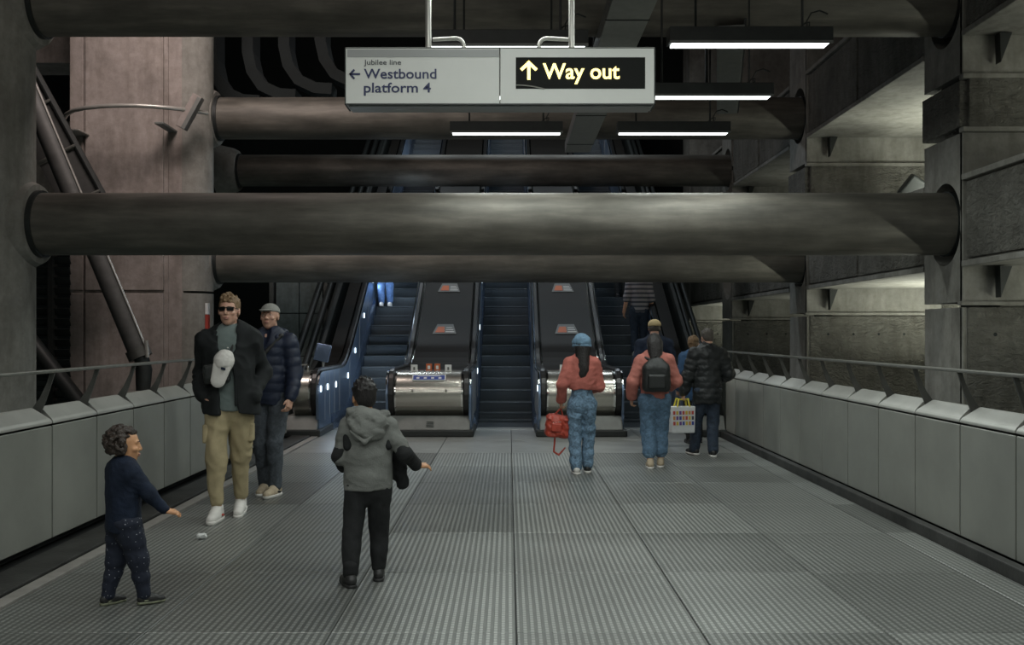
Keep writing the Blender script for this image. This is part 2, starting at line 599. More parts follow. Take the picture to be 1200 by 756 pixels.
def pier_right(y0, y1, name_y, zt=15.5):
    """concrete buttress on the right: groove, projecting band, rough panels, hole for the tube"""
    p = thing('concrete_pier', None, None, (5.3, y0, -4), 0, kind='structure')
    X0, X1 = 5.3, 7.72
    core = MB().box((X0 + .46, y0 + .04, -4), (X1, y1 - .0, zt)).build('pier_core', M['concrete'], p)
    # smooth pilaster on the inner edge and panels on the front face, each proud of the core
    def panel(x0, x1, z0, z1, mat, proud=0.04, nm='concrete_panel'):
        MB().box((x0, y0 + .04 - proud, z0), (x1, y0 + .08, z1)).build(nm, mat, p, 0.012)
    panel(X0, X0 + .03, -4, 1.84, M['concrete'])
    panel(X0 + .06, X1, -4, 1.84, M['concrete_rough'], 0.04)
    panel(X0, X1, 1.90, 3.90, M['concrete'], 0.03)
    MB().box((X0 - .03, y0 - .03, 1.86), (X1, y0 + .08, 1.905)).build('string_course', M['concrete'], p, 0.008)
    panel(X0 + .06, X1, 3.93, 4.52, M['concrete_rough'], 0.08)
    MB().box((X0 - .02, y0 - .06, 3.88), (X1, y0 + .06, 3.94)).build('string_course', M['concrete'], p, 0.01)
    MB().box((X0 - .02, y0 - .06, 4.50), (X1, y0 + .06, 4.56)).build('string_course', M['concrete'], p, 0.01)
    panel(X0, X1, 4.57, zt, M['concrete'], 0.03)
    # inner side face
    for z0, z1, pr, mt, hz in ((-4, 1.84, .0, 'concrete', None), (1.90, 3.88, .0, 'concrete', 2.85), (3.95, 4.49, .03, 'concrete_rough', None), (4.57, 6.5, .0, 'concrete', 5.5), (6.5, zt, 0, 'concrete', None)):
        if hz is None or y0 > 25:
            MB().box((X0 - pr, y0 + .02, z0), (X0 + .47, y1, z1)).build('side_panel', M[mt], p, 0.012)
            continue
        # slab with a round hole that takes the tube
        yc = y0 + .5
        n = 48
        mb = MB()
        vs = []
        for xx in (X0, X0 + .47):
            for k in range(n):
                t = 2 * math.pi * k / n + math.pi / 4
                c, s_ = math.cos(t), math.sin(t)
                vs.append((xx, yc + .455 * c, hz + .50 * s_))
                ly, lz = ((y1 - yc) if c > 0 else (yc - y0 - .02)), ((z1 - hz) if s_ > 0 else (hz - z0))
                # walk the rectangle's outline by angle
                m_ = max(abs(c), abs(s_))
                vs.append((xx, yc + ly * max(-1, min(1, c / m_)), hz + lz * max(-1, min(1, s_ / m_))))
        fs = []
        o_ = 2 * n
        for k in range(n):
            a_, b_ = 2 * k, 2 * ((k + 1) % n)
            fs += [(a_, a_ + 1, b_ + 1, b_), (o_ + a_, o_ + b_, o_ + b_ + 1, o_ + a_ + 1), (a_, b_, o_ + b_, o_ + a_), (a_ + 1, o_ + a_ + 1, o_ + b_ + 1, b_ + 1)]
        mb.add(vs, fs).build('side_panel', M[mt], p)
    for k in range(4):
        xh = X0 + .38 + .45 * k
        MB().tube([(xh, y0 - .004, 1.52), (xh, y0 + .03, 1.52)], .022, 10).build('tie_hole', M['void'], p)
    return p


PIER_Y = (11.95, 18.2, 24.3, 30.0)
for y in PIER_Y:
    pier_right(y, y + 1.1, y)

# walers between the piers (edge beams)
def waler(y0, y1, z0, z1):
    w = thing('edge_beam', None, None, (5.3, y0, z0), 0, kind='structure')
    MB().box((5.36, y0, z0 + .03), (7.7, y1, z1 - .02)).build('beam_core', M['concrete'], w)
    n = max(1, round((y1 - y0) / 2.5))
    L = (y1 - y0) / n
    for i in range(n):
        MB().box((5.32, y0 + i * L + .04, z0 + .10), (5.40, y0 + (i + 1) * L - .04, z1 - .09)).build('face_panel', M['concrete_rough'], w, 0.015)
    MB().box((5.28, y0, z0), (5.42, y1, z0 + .07)).build('beam_lip', M['concrete'], w, 0.01)
    MB().box((5.28, y0, z1 - .07), (5.42, y1, z1)).build('beam_lip', M['concrete'], w, 0.01)
    MB().box((5.36, y0, z0 + .015), (7.7, y1, z0 + .035)).build('soffit', M['concrete'], w)


bays = [(5.0, 11.95), (13.05, 18.2), (19.3, 24.3), (25.4, 30.0)]
for i, (a, b) in enumerate(bays):
    waler(a, b, 2.31, 3.39)
    waler(a, b, 5.0, 6.2)
# dark triangles shaped as the shadows under the beams on the pier fronts
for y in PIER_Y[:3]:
    c = thing('shadow_wedge', 'dark triangle standing for a shadow under an edge beam' if 0 else None, None, (5.6, y, 4.6), 0, kind='structure')
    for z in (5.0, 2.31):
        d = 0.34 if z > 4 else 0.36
        MB().prism([(5.66, z), (5.80, z), (5.67, z - d)], 'y', y - .16, y - .03).build('shadow_wedge_block', M['dark_metal'], c)

# lamps hidden in the bays: battens on the beam tops and under the beams, lighting soffits and pier fronts
def batten(y0, y1, x, z, power, col=(0.96, 1.0, 0.86), up=True, label=''):
    t = thing('wall_batten', label, 'light fixture', (x, (y0 + y1) / 2, z), 0, 'hidden battens on the edge beams')
    MB().box((x - .05, y0, z), (x + .05, y1, z + .05)).build('housing', M['mid_metal'], t, 0.006)
    MB().box((x - .03, y0 + .03, z + .045 if up else z - .02), (x + .03, y1 - .03, z + .075 if up else z + .01)).build('diffuser', M['tube_light'], t, 0.004)
    area_light('batten_light', (x, (y0 + y1) / 2, z + (.1 if up else -.05)), .12, y1 - y0, power, col, (math.pi if up else 0, 0, 0), t)
    return t


for i, (a, b) in enumerate(bays[:3]):
    pw = (70, 80, 14)[i]
    batten(a + 1.8, b - 1.2, 7.2, 3.40, pw, label='bare lamp batten lying on the edge beam, %s bay from the camera' % ('first', 'second', 'third')[i])
for i, (a, b) in enumerate(bays[:3]):
    pw = (120, 150, 26)[i]
    batten(a + 1.5, b - 1.0, 7.3, 0.9, pw, label='bare lamp batten low behind the right parapet, %s bay from the camera' % ('first', 'second', 'third')[i])

batten(26.0, 29.4, 7.0, 0.9, 60, label='bare lamp batten low behind the right parapet, fourth bay from the camera')

# ------------------------------------------------------------------ left piers
lp = thing('concrete_pier', None, None, (-6.8, 18.0, -4), 0, kind='structure')
MB().box((-7.66, 17.9, -4), (-5.95, 19.3, 15.5)).build('pier_core', M['concrete_pink_lit'], lp)
for z0, z1 in ((-4, 0.35), (0.38, 2.24), (2.28, 15.5)):
    MB().box((-7.38, 17.84, z0 + .005), (-6.02, 17.95, z1 - .005)).build('concrete_panel', M['concrete_pink_lit'], lp, 0.012)
    MB().box((-7.66, 17.87, z0 + .008), (-7.43, 17.95, z1 - .008)).build('edge_panel', M['concrete_pink_lit'], lp, 0.012)
for z0, z1 in ((-4, 2.24), (2.28, 15.5)):
    MB().tube([(-5.72, 18.35, z0), (-5.72, 18.35, z1)], 0.42, 32).build('round_shaft', M['concrete'], lp, smooth=True)
MB().box((-5.98, 17.93, -4), (-5.70, 18.4, 15.5)).build('fillet', M['concrete_pink_lit'], lp, 0.02)

lc = thing('concrete_column', None, None, (-6.6, 12.3, -4), 0, kind='structure')
MB().tube([(-6.62, 12.3, -4), (-6.62, 12.3, 15.5)], 0.86, 48).build('column_shaft', M['concrete'], lc, smooth=True)
MB().box((-9, 12.6, -4), (-6.9, 13.4, 15.5)).build('column_web', M['concrete'], lc, 0.02)

fp = thing('concrete_pier', None, None, (-5.2, 24.4, -4), 0, kind='structure')
for z0, z1 in ((-4, .98), (1.0, 2.0), (2.02, 4.6)):
    for x0, x1 in ((-5.52, -4.98), (-4.96, -4.42)):
        MB().box((x0, 24.3, z0), (x1, 24.9, z1)).build('concrete_panel', M['concrete_teal_lit'], fp, 0.01)
MB().box((-5.66, 24.2, -4), (-5.56, 24.9, 4.6)).build('edge_panel', M['mid_metal'], fp, 0.01)
MB().box((-4.38, 24.2, -4), (-4.28, 24.9, 4.6)).build('edge_panel', M['mid_metal'], fp, 0.01)

# far left background: lit beam, cross beam, dark slatted screen
bb = thing('concrete_beam', None, None, (-9.5, 20.5, 7), 0, kind='structure')
MB().box((-12, 20.5, 6.95), (-7.7, 21.5, 7.9)).build('beam_block', M['concrete_pink_lit'], bb, 0.02)
MB().box((-12, 22.5, 4.2), (-7.7, 23.2, 6.2)).build('beam_block', M['concrete'], bb, 0.02)
sl = thing('slatted_screen', 'dark slatted metal screen behind the left railing, between column and pier', 'screen', (-8.6, 17.5, -1))
for k in range(22):
    MB().obox((-8.6, 17.4, -0.2 + k * .175), (1.15, .01, .07), Euler((0.5, 0, 0)).to_matrix()).build('slat', M['dark_metal'], sl)
for x in (-9.7, -7.75):
    MB().box((x - .04, 17.3, -4), (x + .04, 17.5, 3.8)).build('post', M['dark_metal'], sl)

# ------------------------------------------------------------------ steel tubes
def steel_tube(y, z, x0, x1, label, r=0.378, collar_left=True, collar_right=False):
    t = thing('steel_tube', label, 'steel prop', ((x0 + x1) / 2, y, z), 0, 'horizontal steel tube props')
    MB().tube([(x0, y, z), (x1, y, z)], r, 64).build('tube_shaft', M['tube'], t, smooth=True)
    if collar_left:
        MB().tube([(x0 - .38, y, z), (x0 - .02, y, z), (x0 + .10, y, z)], [r + .24, r + .16, r + .1], 64).build('collar', M['concrete'], t, smooth=True)
        MB().tube([(x0 + .08, y, z), (x0 + .16, y, z)], [r + .03, r + .03], 64).build('gasket', M['dark_metal'], t, smooth=True)
    MB().tube([(x1 - .30, y, z), (x1 - .24, y, z)], [r + .015, r + .015], 64).build('end_band', M['dark_metal'], t, smooth=True)
    return t


steel_tube(12.45, 2.86, -5.80, 5.60, 'thickest weathered steel tube spanning low across the hall in front of the escalators')
steel_tube(12.45, 5.53, -5.80, 5.60, 'dark weathered steel tube across the very top, above the hanging sign')
steel_tube(18.7, 2.84, -5.40, 5.60, 'steel tube just behind and below the thickest tube, over the escalator steps')
steel_tube(18.7, 5.46, -5.40, 5.60, 'brownish steel tube behind the hanging sign, from the pink lit pier')
steel_tube(24.7, 5.46, -6.6, 5.60, 'nearly black steel tube behind the hanging lamps, above the escalators')

# longitudinal tray and its side web
tb = thing('cable_tray', 'grey boxed cable tray running away under the upper tubes beside the sign', 'cable tray', (1.22, 12, 4.75))
MB().box((1.0, 7.0, 4.75), (1.44, 18.2, 4.80)).build('tray_base', M['mid_metal'], tb, 0.006)
for x in (1.0, 1.41):
    MB().box((x, 7.0, 4.80), (x + .03, 18.2, 4.93)).build('tray_side', M['mid_metal'], tb, 0.004)
for k in range(5):
    MB().box((0.99, 8.2 + 2.3 * k, 4.742), (1.45, 8.22 + 2.3 * k, 4.756)).build('joint_strip', M['dark_metal'], tb)
for yy in (9.0, 11.0, 14.5, 17.0):
    MB().box((1.20, yy, 4.93), (1.24, yy + .05, 15.6)).build('hanger', M['dark_metal'], tb)
tb2 = thing('cable_tray', 'short dark grey cable tray angled off beside the right row of lamps', 'cable tray', (3.1, 14, 4.75))
MB().obox((3.05, 14.2, 5.1), (.16, 2.2, .06), Euler((0, 0, -0.2)).to_matrix()).build('tray_base', M['mid_metal'], tb2, 0.006)
MB().obox((3.23, 14.24, 5.16), (.015, 2.2, .1), Euler((0, 0, -0.2)).to_matrix()).build('tray_side', M['dark_metal'], tb2, 0.004)
for yy in (12.6, 15.6):
    MB().box((3.0, yy, 5.1), (3.04, yy + .05, 15.6)).build('hanger', M['dark_metal'], tb2)

# ------------------------------------------------------------------ ceiling battens
def ceiling_batten(x, y, label, W=1.5, z=4.21):
    t = thing('ceiling_lamp', label, 'light fixture', (x, y, z), 0, 'hanging fluorescent battens')
    MB().prism([(y - .11, z + .01), (y + .11, z + .01), (y + .11, z + .10), (y + .07, z + .14), (y - .11, z + .14)], 'x', x - W / 2, x + W / 2).build('housing', M['dark_metal'], t, 0.004)
    MB().box((x - W / 2, y - .11, z - .012), (x + W / 2, y - .095, z + .012)).build('housing_lip', M['mid_metal'], t)
    MB().box((x - W / 2 + .03, y - .085, z - .01), (x + W / 2 - .03, y + .085, z + .012)).build('diffuser', M['tube_light'], t, 0.003)
    for s in (-1, 1):
        MB().tube([(x + s * W * .33, y, z + .14), (x + s * W * .33, y, 15.6)], 0.012, 8).build('hanger_rod', M['dark_metal'], t)
    area_light('batten_light', (x, y, z - .02), W - .06, .17, FIX_W, (0.93, 1.0, 0.95), (0, 0, 0), t)
    # curly flex from the housing to the tray
    pts = [(x + W * .3 + .06 * math.sin(k * .9) + k * .03, y + .02, z + .14 + .05 * math.sin(k * 1.2) + .02 * k) for k in range(9)]
    MB().tube(pts, 0.008, 6).build('flex', M['dark_metal'], t)
    return t


rowlab = {9.5: 'nearest of the row, largest in view', 11.6: 'middle of the row', 13.7: 'far end of the row'}
for (x, y) in ((2.23, 9.5), (2.23, 11.6), (2.20, 13.7), (-.01, 9.6), (-.01, 11.6), (-.03, 13.7), (2.23, 7.3), (-.01, 7.3), (2.23, 5.1), (-.01, 5.1), (2.23, 2.9), (-.01, 2.9), (2.23, .7), (-.01, .7), (-2.4, 2.9), (-2.4, .7)):
    if y > 9:
        key = 9.5 if y < 10 else (11.6 if y < 12 else 13.7)
        lab = ('black hanging lamp batten right of the sign, ' if x > 1 else 'black hanging lamp batten behind the sign, ') + rowlab[key]
    else:
        lab = 'black hanging lamp batten out of view, %s row, %s before the sign' % ('right' if x > 1 else ('middle' if x > -1 else 'left'), {7: 'first', 5: 'second', 2: 'third', 0: 'fourth'}[int(y)])
    ceiling_batten(x, y, lab)

# ------------------------------------------------------------------ hanging sign
SY = 7.0
def sx_(px):
    return (px - 596) * SY / 1200
def sz_(py):
    return 1.53 + (391 - py) * SY / 1200
sg = thing('hanging_sign', 'white hanging direction sign reading Westbound platform 4 and Way out', 'sign', (sx_(586), SY, sz_(90)))
MB().box((sx_(405), SY, sz_(122)), (sx_(585.3), SY + .22, sz_(56.5))).build('sign_face', M['sign_white'], sg, 0.004)
MB().box((sx_(586.2), SY, sz_(122)), (sx_(767), SY + .22, sz_(56.5))).build('sign_face', M['sign_white'], sg, 0.004)
MB().box((sx_(404), SY - .003, sz_(56.7)), (sx_(768), SY + .23, sz_(55.3))).build('top_trim', M['mid_metal'], sg, 0.002)
MB().box((sx_(404), SY - .003, sz_(123)), (sx_(768), SY + .01, sz_(121.3))).build('bottom_trim', M['dark_metal'], sg)
for a, b in ((404, 405.2), (766.6, 768)):
    MB().box((sx_(a), SY - .003, sz_(123)), (sx_(b), SY + .23, sz_(55.3))).build('end_trim', M['dark_metal'], sg, 0.001)
MB().box((sx_(407), SY - .003, sz_(67)), (sx_(585), SY + .01, sz_(58))).build('grey_band', M['sign_grey'], sg)
MB().box((sx_(408), SY + .02, sz_(124.5)), (sx_(764), SY + .205, sz_(121))).build('underside_tray', M['sign_grey'], sg, 0.004)
MB().box((sx_(604.5), SY - .003, sz_(104)), (sx_(756), SY + .01, sz_(67.3))).build('display_window', M['sign_black'], sg)
text_on_xz('small_lettering', 'Jubilee line', .05, sx_(426.5), SY - .003, sz_(76.0), M['ink'], sg, width=43.5 * SY / 1200)
text_on_xz('large_lettering', 'Westbound', .094, sx_(426.5), SY - .003, sz_(92.0), M['navy'], sg, width=85 * SY / 1200, bold=.0012)
text_on_xz('large_lettering', 'platform 4', .094, sx_(426.5), SY - .003, sz_(108.3), M['navy'], sg, width=78.5 * SY / 1200, bold=.0012)
text_on_xz('lit_lettering', 'Way out', .150, sx_(636.0), SY - .008, sz_(92.5), M['yellow_glow'], sg, width=90 * SY / 1200, bold=.0022)


def arrow(name, cx, cz, L, w, ang, mat, y):
    mb = MB()
    R = Matrix.Rotation(ang, 3, 'Y')

    def bar(p, q, t):
        p, q = Vector((p[0], 0, p[1])), Vector((q[0], 0, q[1]))
        d = (q - p).normalized()
        n = Vector((-d.z, 0, d.x)) * t / 2
        vs = [p - n, q - n, q + n, p + n]
        vv = []
        for yy in (y, y + .005):
            for v in vs:
                r = R @ v
                vv.append((cx + r.x, yy, cz + r.z))
        mb.add(vv, [(0, 1, 2, 3), (7, 6, 5, 4), (0, 4, 5, 1), (1, 5, 6, 2), (2, 6, 7, 3), (3, 7, 4, 0)])
    bar((0, -L / 2), (0, L / 2 - w * .6), w)
    tip = (0, L / 2)
    bar((-L * .42, L * .04), (0.0 + w * .35, L / 2 - w * .1), w)
    bar((L * .42, L * .04), (0.0 - w * .35, L / 2 - w * .1), w)
    return mb.build(name, mat, sg)


arrow('arrow', sx_(619.7), sz_(83), .125, .021, 0, M['yellow_glow'], SY - .009)
arrow('arrow', sx_(415.8), sz_(87), .073, .013, -math.pi / 2, M['navy'], SY - .006)
for px in (500.5, 671):
    MB().tube([(sx_(px), SY + .11, sz_(56)), (sx_(px), SY + .11, 8.5)], .021, 16).build('hanger_pipe', M['pipe'], sg, smooth=True)
    MB().box((sx_(px - 6), SY + .06, sz_(57)), (sx_(px + 6), SY + .16, sz_(54.5))).build('hanger_foot', M['mid_metal'], sg, 0.003)
for a, b in ((543, 506), (632, 667)):
    s = 1 if b > a else -1
    pts = [(sx_(a), SY + .08, sz_(57))]
    for k in range(7):
        t = k / 6 * math.pi / 2
        pts.append((sx_(a) + s * .055 * (1 - math.cos(t)), SY + .08, sz_(50.5) + .055 * math.sin(t)))
    pts.append((sx_(b), SY + .1, sz_(41.5)))
    MB().tube(pts, .014, 12).build('conduit', M['pipe'], sg, smooth=True)
# thin pale curve across the window's lower left corner
pts = [(sx_(605 + 33 * k / 8), SY - .006, sz_(100 + 4.5 * (k / 8) ** 2)) for k in range(9)]
MB().tube(pts, .004, 6).build('window_corner_curve', M['pipe'], sg)

# ------------------------------------------------------------------ parapets and railings
def parapet(side, joints0, pitch, y_start, y_end, label):
    s = side
    t = thing('parapet', label, 'parapet', (s * 3.3, (y_start + y_end) / 2, 0))
    MB().box((min(s * 3.31, s * 3.60), y_start, 0.02), (max(s * 3.31, s * 3.60), y_end, .87)).build('parapet_core', M['void'], t)
    # shared geometry for panels and caps
    gp = .010

    def outline_panel():
        a = 3.225
        return [(a, .09), (a, .874), (a + .006, .88), (a + .010, .88), (a + .010, .085), (a + .005, .085)]

    def cap_mesh(L):
        g1 = .006
        sec = [(3.222, .893, 0), (3.222, .912, 0), (3.236, .930, .004), (3.335, 1.006, .050), (3.352, 1.010, .064), (3.372, .998, .068), (3.372, .893, .068), ]
        mb_ = MB()
        n_ = len(sec)
        vs_ = [(s * a_, g1 + i_, z_) for a_, z_, i_ in sec] + [(s * a_, L - g1 - i_, z_) for a_, z_, i_ in sec]
        fs_ = [tuple(range(n_)), tuple(range(n_, 2 * n_))[::-1]] + [(q, (q + 1) % n_, n_ + (q + 1) % n_, n_ + q) for q in range(n_)]
        return mb_.add(vs_, fs_).mesh('cap')
    me_p = me_c = None
    j = joints0
    ys = []
    while j - pitch > y_start:
        j -= pitch
    while j < y_end - .1:
        ys.append(j)
        j += pitch
    for y in ys:
        L = min(pitch, y_end - y)
        if me_p is None or L < pitch - 1e-4:
            mp = MB().prism([(s * a, z) for a, z in outline_panel()], 'y', gp, L - gp).mesh('panel')
            mc = cap_mesh(L)
            mp.materials.append(M['panel'])
            mc.materials.append(M['cap'])
            if me_p is None:
                me_p, me_c = mp, mc
        else:
            mp, mc = me_p, me_c
        for nm, me in (('parapet_panel', mp), ('parapet_cap', mc)):
            o = bpy.data.objects.new(nm, me)
            COL.objects.link(o)
            o.parent = t
            o.location = (-t.location.x, y - t.location.y, 0)
            md = o.modifiers.new('bevel', 'BEVEL')
            md.width = .002 if nm == 'parapet_panel' else .006
            md.segments = 2
            md.limit_method = 'ANGLE'
    r = thing('handrail', 'dull steel handrail on raked fins along the %s parapet' % ('right' if s > 0 else 'left'), 'railing', (s * 3.4, (y_start + y_end) / 2, 1))
    MB().box((min(s * 3.20, s * 3.24), y_start, 1.252), (max(s * 3.20, s * 3.24), y_end, 1.278)).build('rail_bar', M['rail'], r, .008)
    fme = None
    for y in ys:
        yy = y
        if yy > y_end - .1 or yy < y_start:
            continue
        if fme is None:
            pf = [(3.205, 1.255), (3.240, 1.255), (3.262, 1.18), (3.31, 1.08), (3.39, .965), (3.41, .86), (3.33, .86), (3.318, .935), (3.262, 1.08)]
            fme = MB().prism([(s * a_, z_) for a_, z_ in pf], 'y', -.007, .007).mesh('fin')
            fme.materials.append(M['fin'])
        o = bpy.data.objects.new('fin', fme)
        COL.objects.link(o)
        o.parent = r
        o.location = (-r.location.x, yy - r.location.y, -r.location.z)
    return t


parapet(1, 6.512, .807, 2.0, 15.2, 'right metal-clad parapet of grey panels with pale sloped caps')
parapet(-1, 7.24, .785, 2.0, 14.9, 'left metal-clad parapet of grey panels with pale sloped caps')

# ------------------------------------------------------------------ escalators
TAN = math.tan(math.radians(30))


def base(y):
    if y < 17.4:
        return 0.0
    if y < 18.5:
        return TAN / 2.2 * (y - 17.4) ** 2
    return TAN * 1.1 / 2 + TAN * (y - 18.5)


Y_END = 35.5
prof = [15.55, 16.0, 16.5, 17.0, 17.4, 17.6, 17.8, 18.0, 18.2, 18.4, 18.6, 19.5] + [21 + 2.5 * k for k in range(6)] + [Y_END]
RAILH = .985


def side_outline(top_off, front=True):
    """(y, z) outline of a balustrade side: rounded nose, top following the incline"""
    top = [(y, base(y) + top_off) for y in prof]
    bot = [(y, base(y) - .06) for y in prof[::-1]]
    nose = []
    cy, cz, r = 15.55, top_off - .36, .36
    for k in range(1, 12):
        a = -math.pi / 2 + math.pi * (11 - k) / 11 * -1
        nose.append((cy + r * math.cos(a + 0), cz + r * math.sin(a)))
    arc = [(cy - r * math.sin(t), cz + r * math.cos(t)) for t in [math.pi * .62 * k / 10 for k in range(11)]]
    low = [(arc[-1][0] + .02, .02)]
    return arc[::-1][:-1] + top + bot + low


def build_side(x0, x1, name, mat, parent):
    """extruded balustrade side made of convex quads so that the bent outline stays clean"""
    mb = MB()
    top_off = RAILH - .035
    cy, r = 15.55, .36
    cz = top_off - r
    cols = []
    for k in range(13):
        a = math.pi * .5 * k / 12
        y = cy - r * math.cos(a)
        ztop = cz + r * math.sin(a)
        a2 = a
        zb = cz - r * math.sin(a2) * .9 if k < 6 else .04
        cols.append((y, min(zb, .25) if k > 2 else zb, ztop))
    for y in prof[1:]:
        cols.append((y, base(y) - .08 if y > 16.4 else .04, base(y) + top_off))
    n = len(cols)
    vs = []
    for x in (x0, x1):
        for (y, zb, zt) in cols:
            vs.append((x, y, zb))
            vs.append((x, y, zt))
    fs = []
    for i in range(n - 1):
        a = 2 * i
        fs.append((a, a + 2, a + 3, a + 1))
        b = 2 * n + 2 * i
        fs.append((b, b + 1, b + 3, b + 2))
        fs.append((a + 1, a + 3, b + 3, b + 1))
        fs.append((a, b, b + 2, a + 2))
    fs.append((0, 1, 2 * n + 1, 2 * n))
    fs.append((2 * n - 2, 4 * n - 2, 4 * n - 1, 2 * n - 1))
    mb.add(vs, fs)
    return mb.build(name, mat, parent)


def rail_path(off=RAILH, y0=15.55):
    r = .355
    cz = off - r
    pts = []
    for k in range(15):
        a = math.pi * (1 - k / 14)          # from bottom round the nose to the top
        a2 = -math.pi / 2 - (math.pi) * k / 14
        pts.append((15.55 + r * math.cos(a2), cz + r * math.sin(a2)))
    for y in prof[1:]:
        pts.append((y, base(y) + off))
    return pts


step_me = None
ESC_X = (-2.325, -.055, 2.215)
names = ('left escalator with blue-lit side panels, jeans of a rider at its top',
         'middle escalator, empty, between the two steel barrel ends',
         'right escalator with the striped shirt rider on it')
CLR = .50
for ei, ex in enumerate(ESC_X):
    esc = thing('escalator', names[ei], 'escalator', (ex, 16.4, 0), 0, 'escalators')
    if step_me is None:
        mb = MB()
        w = .46
        # tread with a curved riser face
        mb.add([(-w, 0, 0), (w, 0, 0), (w, .36, 0), (-w, .36, 0)], [(0, 1, 2, 3)])
        prev = None
        ring = []
        for k in range(6):
            t = k / 5
            ring.append((.012 * 0 + .05 * (1 - math.cos(t * 1.2)), -.21 * t))
        vs = []
        for (yy, zz) in ring:
            vs += [(-w, yy, zz), (w, yy, zz)]
        mb.add(vs, [(2 * k + 2, 2 * k + 3, 2 * k + 1, 2 * k) for k in range(5)])
        mb.add([(-w, 0.0, .0), (w, 0.0, .0), (w, -.006, -.004), (-w, -.006, -.004), (-w, -.006, -.02), (w, -.006, -.02), (w, 0, -.03), (-w, 0, -.03)],
               [(0, 1, 2, 3), (3, 2, 5, 4), (4, 5, 6, 7)])
        # side cheeks
        for sgn in (-1, 1):
            mb.add([(sgn * w, 0, 0), (sgn * w, .36, 0), (sgn * w, .36, -.21), (sgn * w, .08, -.21)], [(0, 1, 2, 3)])
        step_me = bpy.data.meshes.new('step')
        step_me.from_pydata(mb.v, [], mb.f)
        step_me.materials.append(M['step'])
    y = 16.62
    while y < Y_END - .4:
        o = bpy.data.objects.new('step', step_me)
        COL.objects.link(o)
        o.parent = esc
        o.location = (0, y - 16.4, base(y + .12))
        y += .3464
    MB().box((ex - .46, 16.30, -.02), (ex + .46, 16.64, .006)).build('comb_plate', M['landing'], esc, .003)
    for s in (-1, 1):
        xi = ex + s * CLR
        build_side(min(xi, xi + s * .035), max(xi, xi + s * .035), 'side_panel', M['blue_lit_steel'] , esc)
        # polished skirt beside the steps
        mb = MB()
        pts = [(y_, base(y_)) for y_ in [16.3] + [p for p in prof if p > 16.3]]
        vs, fs = [], []
        for (yy, zz) in pts:
            vs += [(xi - s * .035, yy, zz - .12), (xi - s * .035, yy, zz + .16), (xi, yy, zz + .25), (xi + s * .01, yy, zz - .12)]
        for i in range(len(pts) - 1):
            a = 4 * i
            for k in range(4):
                fs.append((a + k, a + (k + 1) % 4, a + 4 + (k + 1) % 4, a + 4 + k))
        fs += [(3, 2, 1, 0), tuple(4 * (len(pts) - 1) + k for k in range(4))]
        mb.add(vs, fs).build('skirt', M['skirt'], esc)
        # panel joints on the sides
        for yj in [15.75, 16.15, 16.6, 17.1] + [18.2 + 1.2 * k for k in range(12)]:
            MB().box((min(xi - s * .004, xi), yj, base(yj) + .2), (max(xi - s * .004, xi), yj + .014, base(yj) + .93)).build('panel_joint', M['pipe'], esc)
        # black handrail on its guide
        rp = rail_path()
        xc = xi + s * .075
        sec = [(-.045, -.02), (.045, -.02), (.045, .008), (.03, .022), (-.03, .022), (-.045, .008)]
        MB().sweep([(xc, a, b) for a, b in rp], sec).build('handrail_belt', M['rubber'], esc)
        rp2 = [(a, b) for a, b in rp]
        sec2 = [(-.012, -.05), (.012, -.05), (.012, -.012), (-.012, -.012)]
        for dx in (-.068, .062):
            MB().sweep([(xc + dx, a, b) for a, b in rp2], sec2).build('rail_guide', M['chrome'], esc)
        # small upright lamps in the side panels; the right escalator's one is a painted reflection
        for yj in {(0, -1): (15.40, 15.98, 16.75, 18.0, 18.85, 20.0, 21.3, 22.7), (1, -1): (18.2, 19.6, 21.3), (0, 1): (15.5, 19.6), (1, 1): (15.6,), (2, 1): (15.5,)}.get((ei, s), ()):
            zc = base(yj) + .70
            pth = [(xi - s * .003, yj, zc - .05), (xi - s * .003, yj, zc - .035), (xi - s * .003, yj, zc + .035), (xi - s * .003, yj, zc + .05)]
            MB().tube(pth, [.006, .013, .013, .006] if ei == 0 and s < 0 else [.004, .007, .007, .004], 10).build('side_lamp_or_glint', M['oval_light'], esc)
    # cool light of the side lamps
    for yj, pw in ((16.2, 6), (18.4, 7), (21.0, 8), (24.0, 7), (28, 7)):
        for s in ((1, -1)):
            if ei == 2 and s == -1:
                continue
            f = (1.5, .35, .15)[ei]
            area_light('side_lamp_light', (ex + s * (CLR - .05), yj, base(yj) + .74), .06, 1.0, pw * f * .5, (.68, .84, 1.0), (0, s * math.pi / 2, 0), esc)

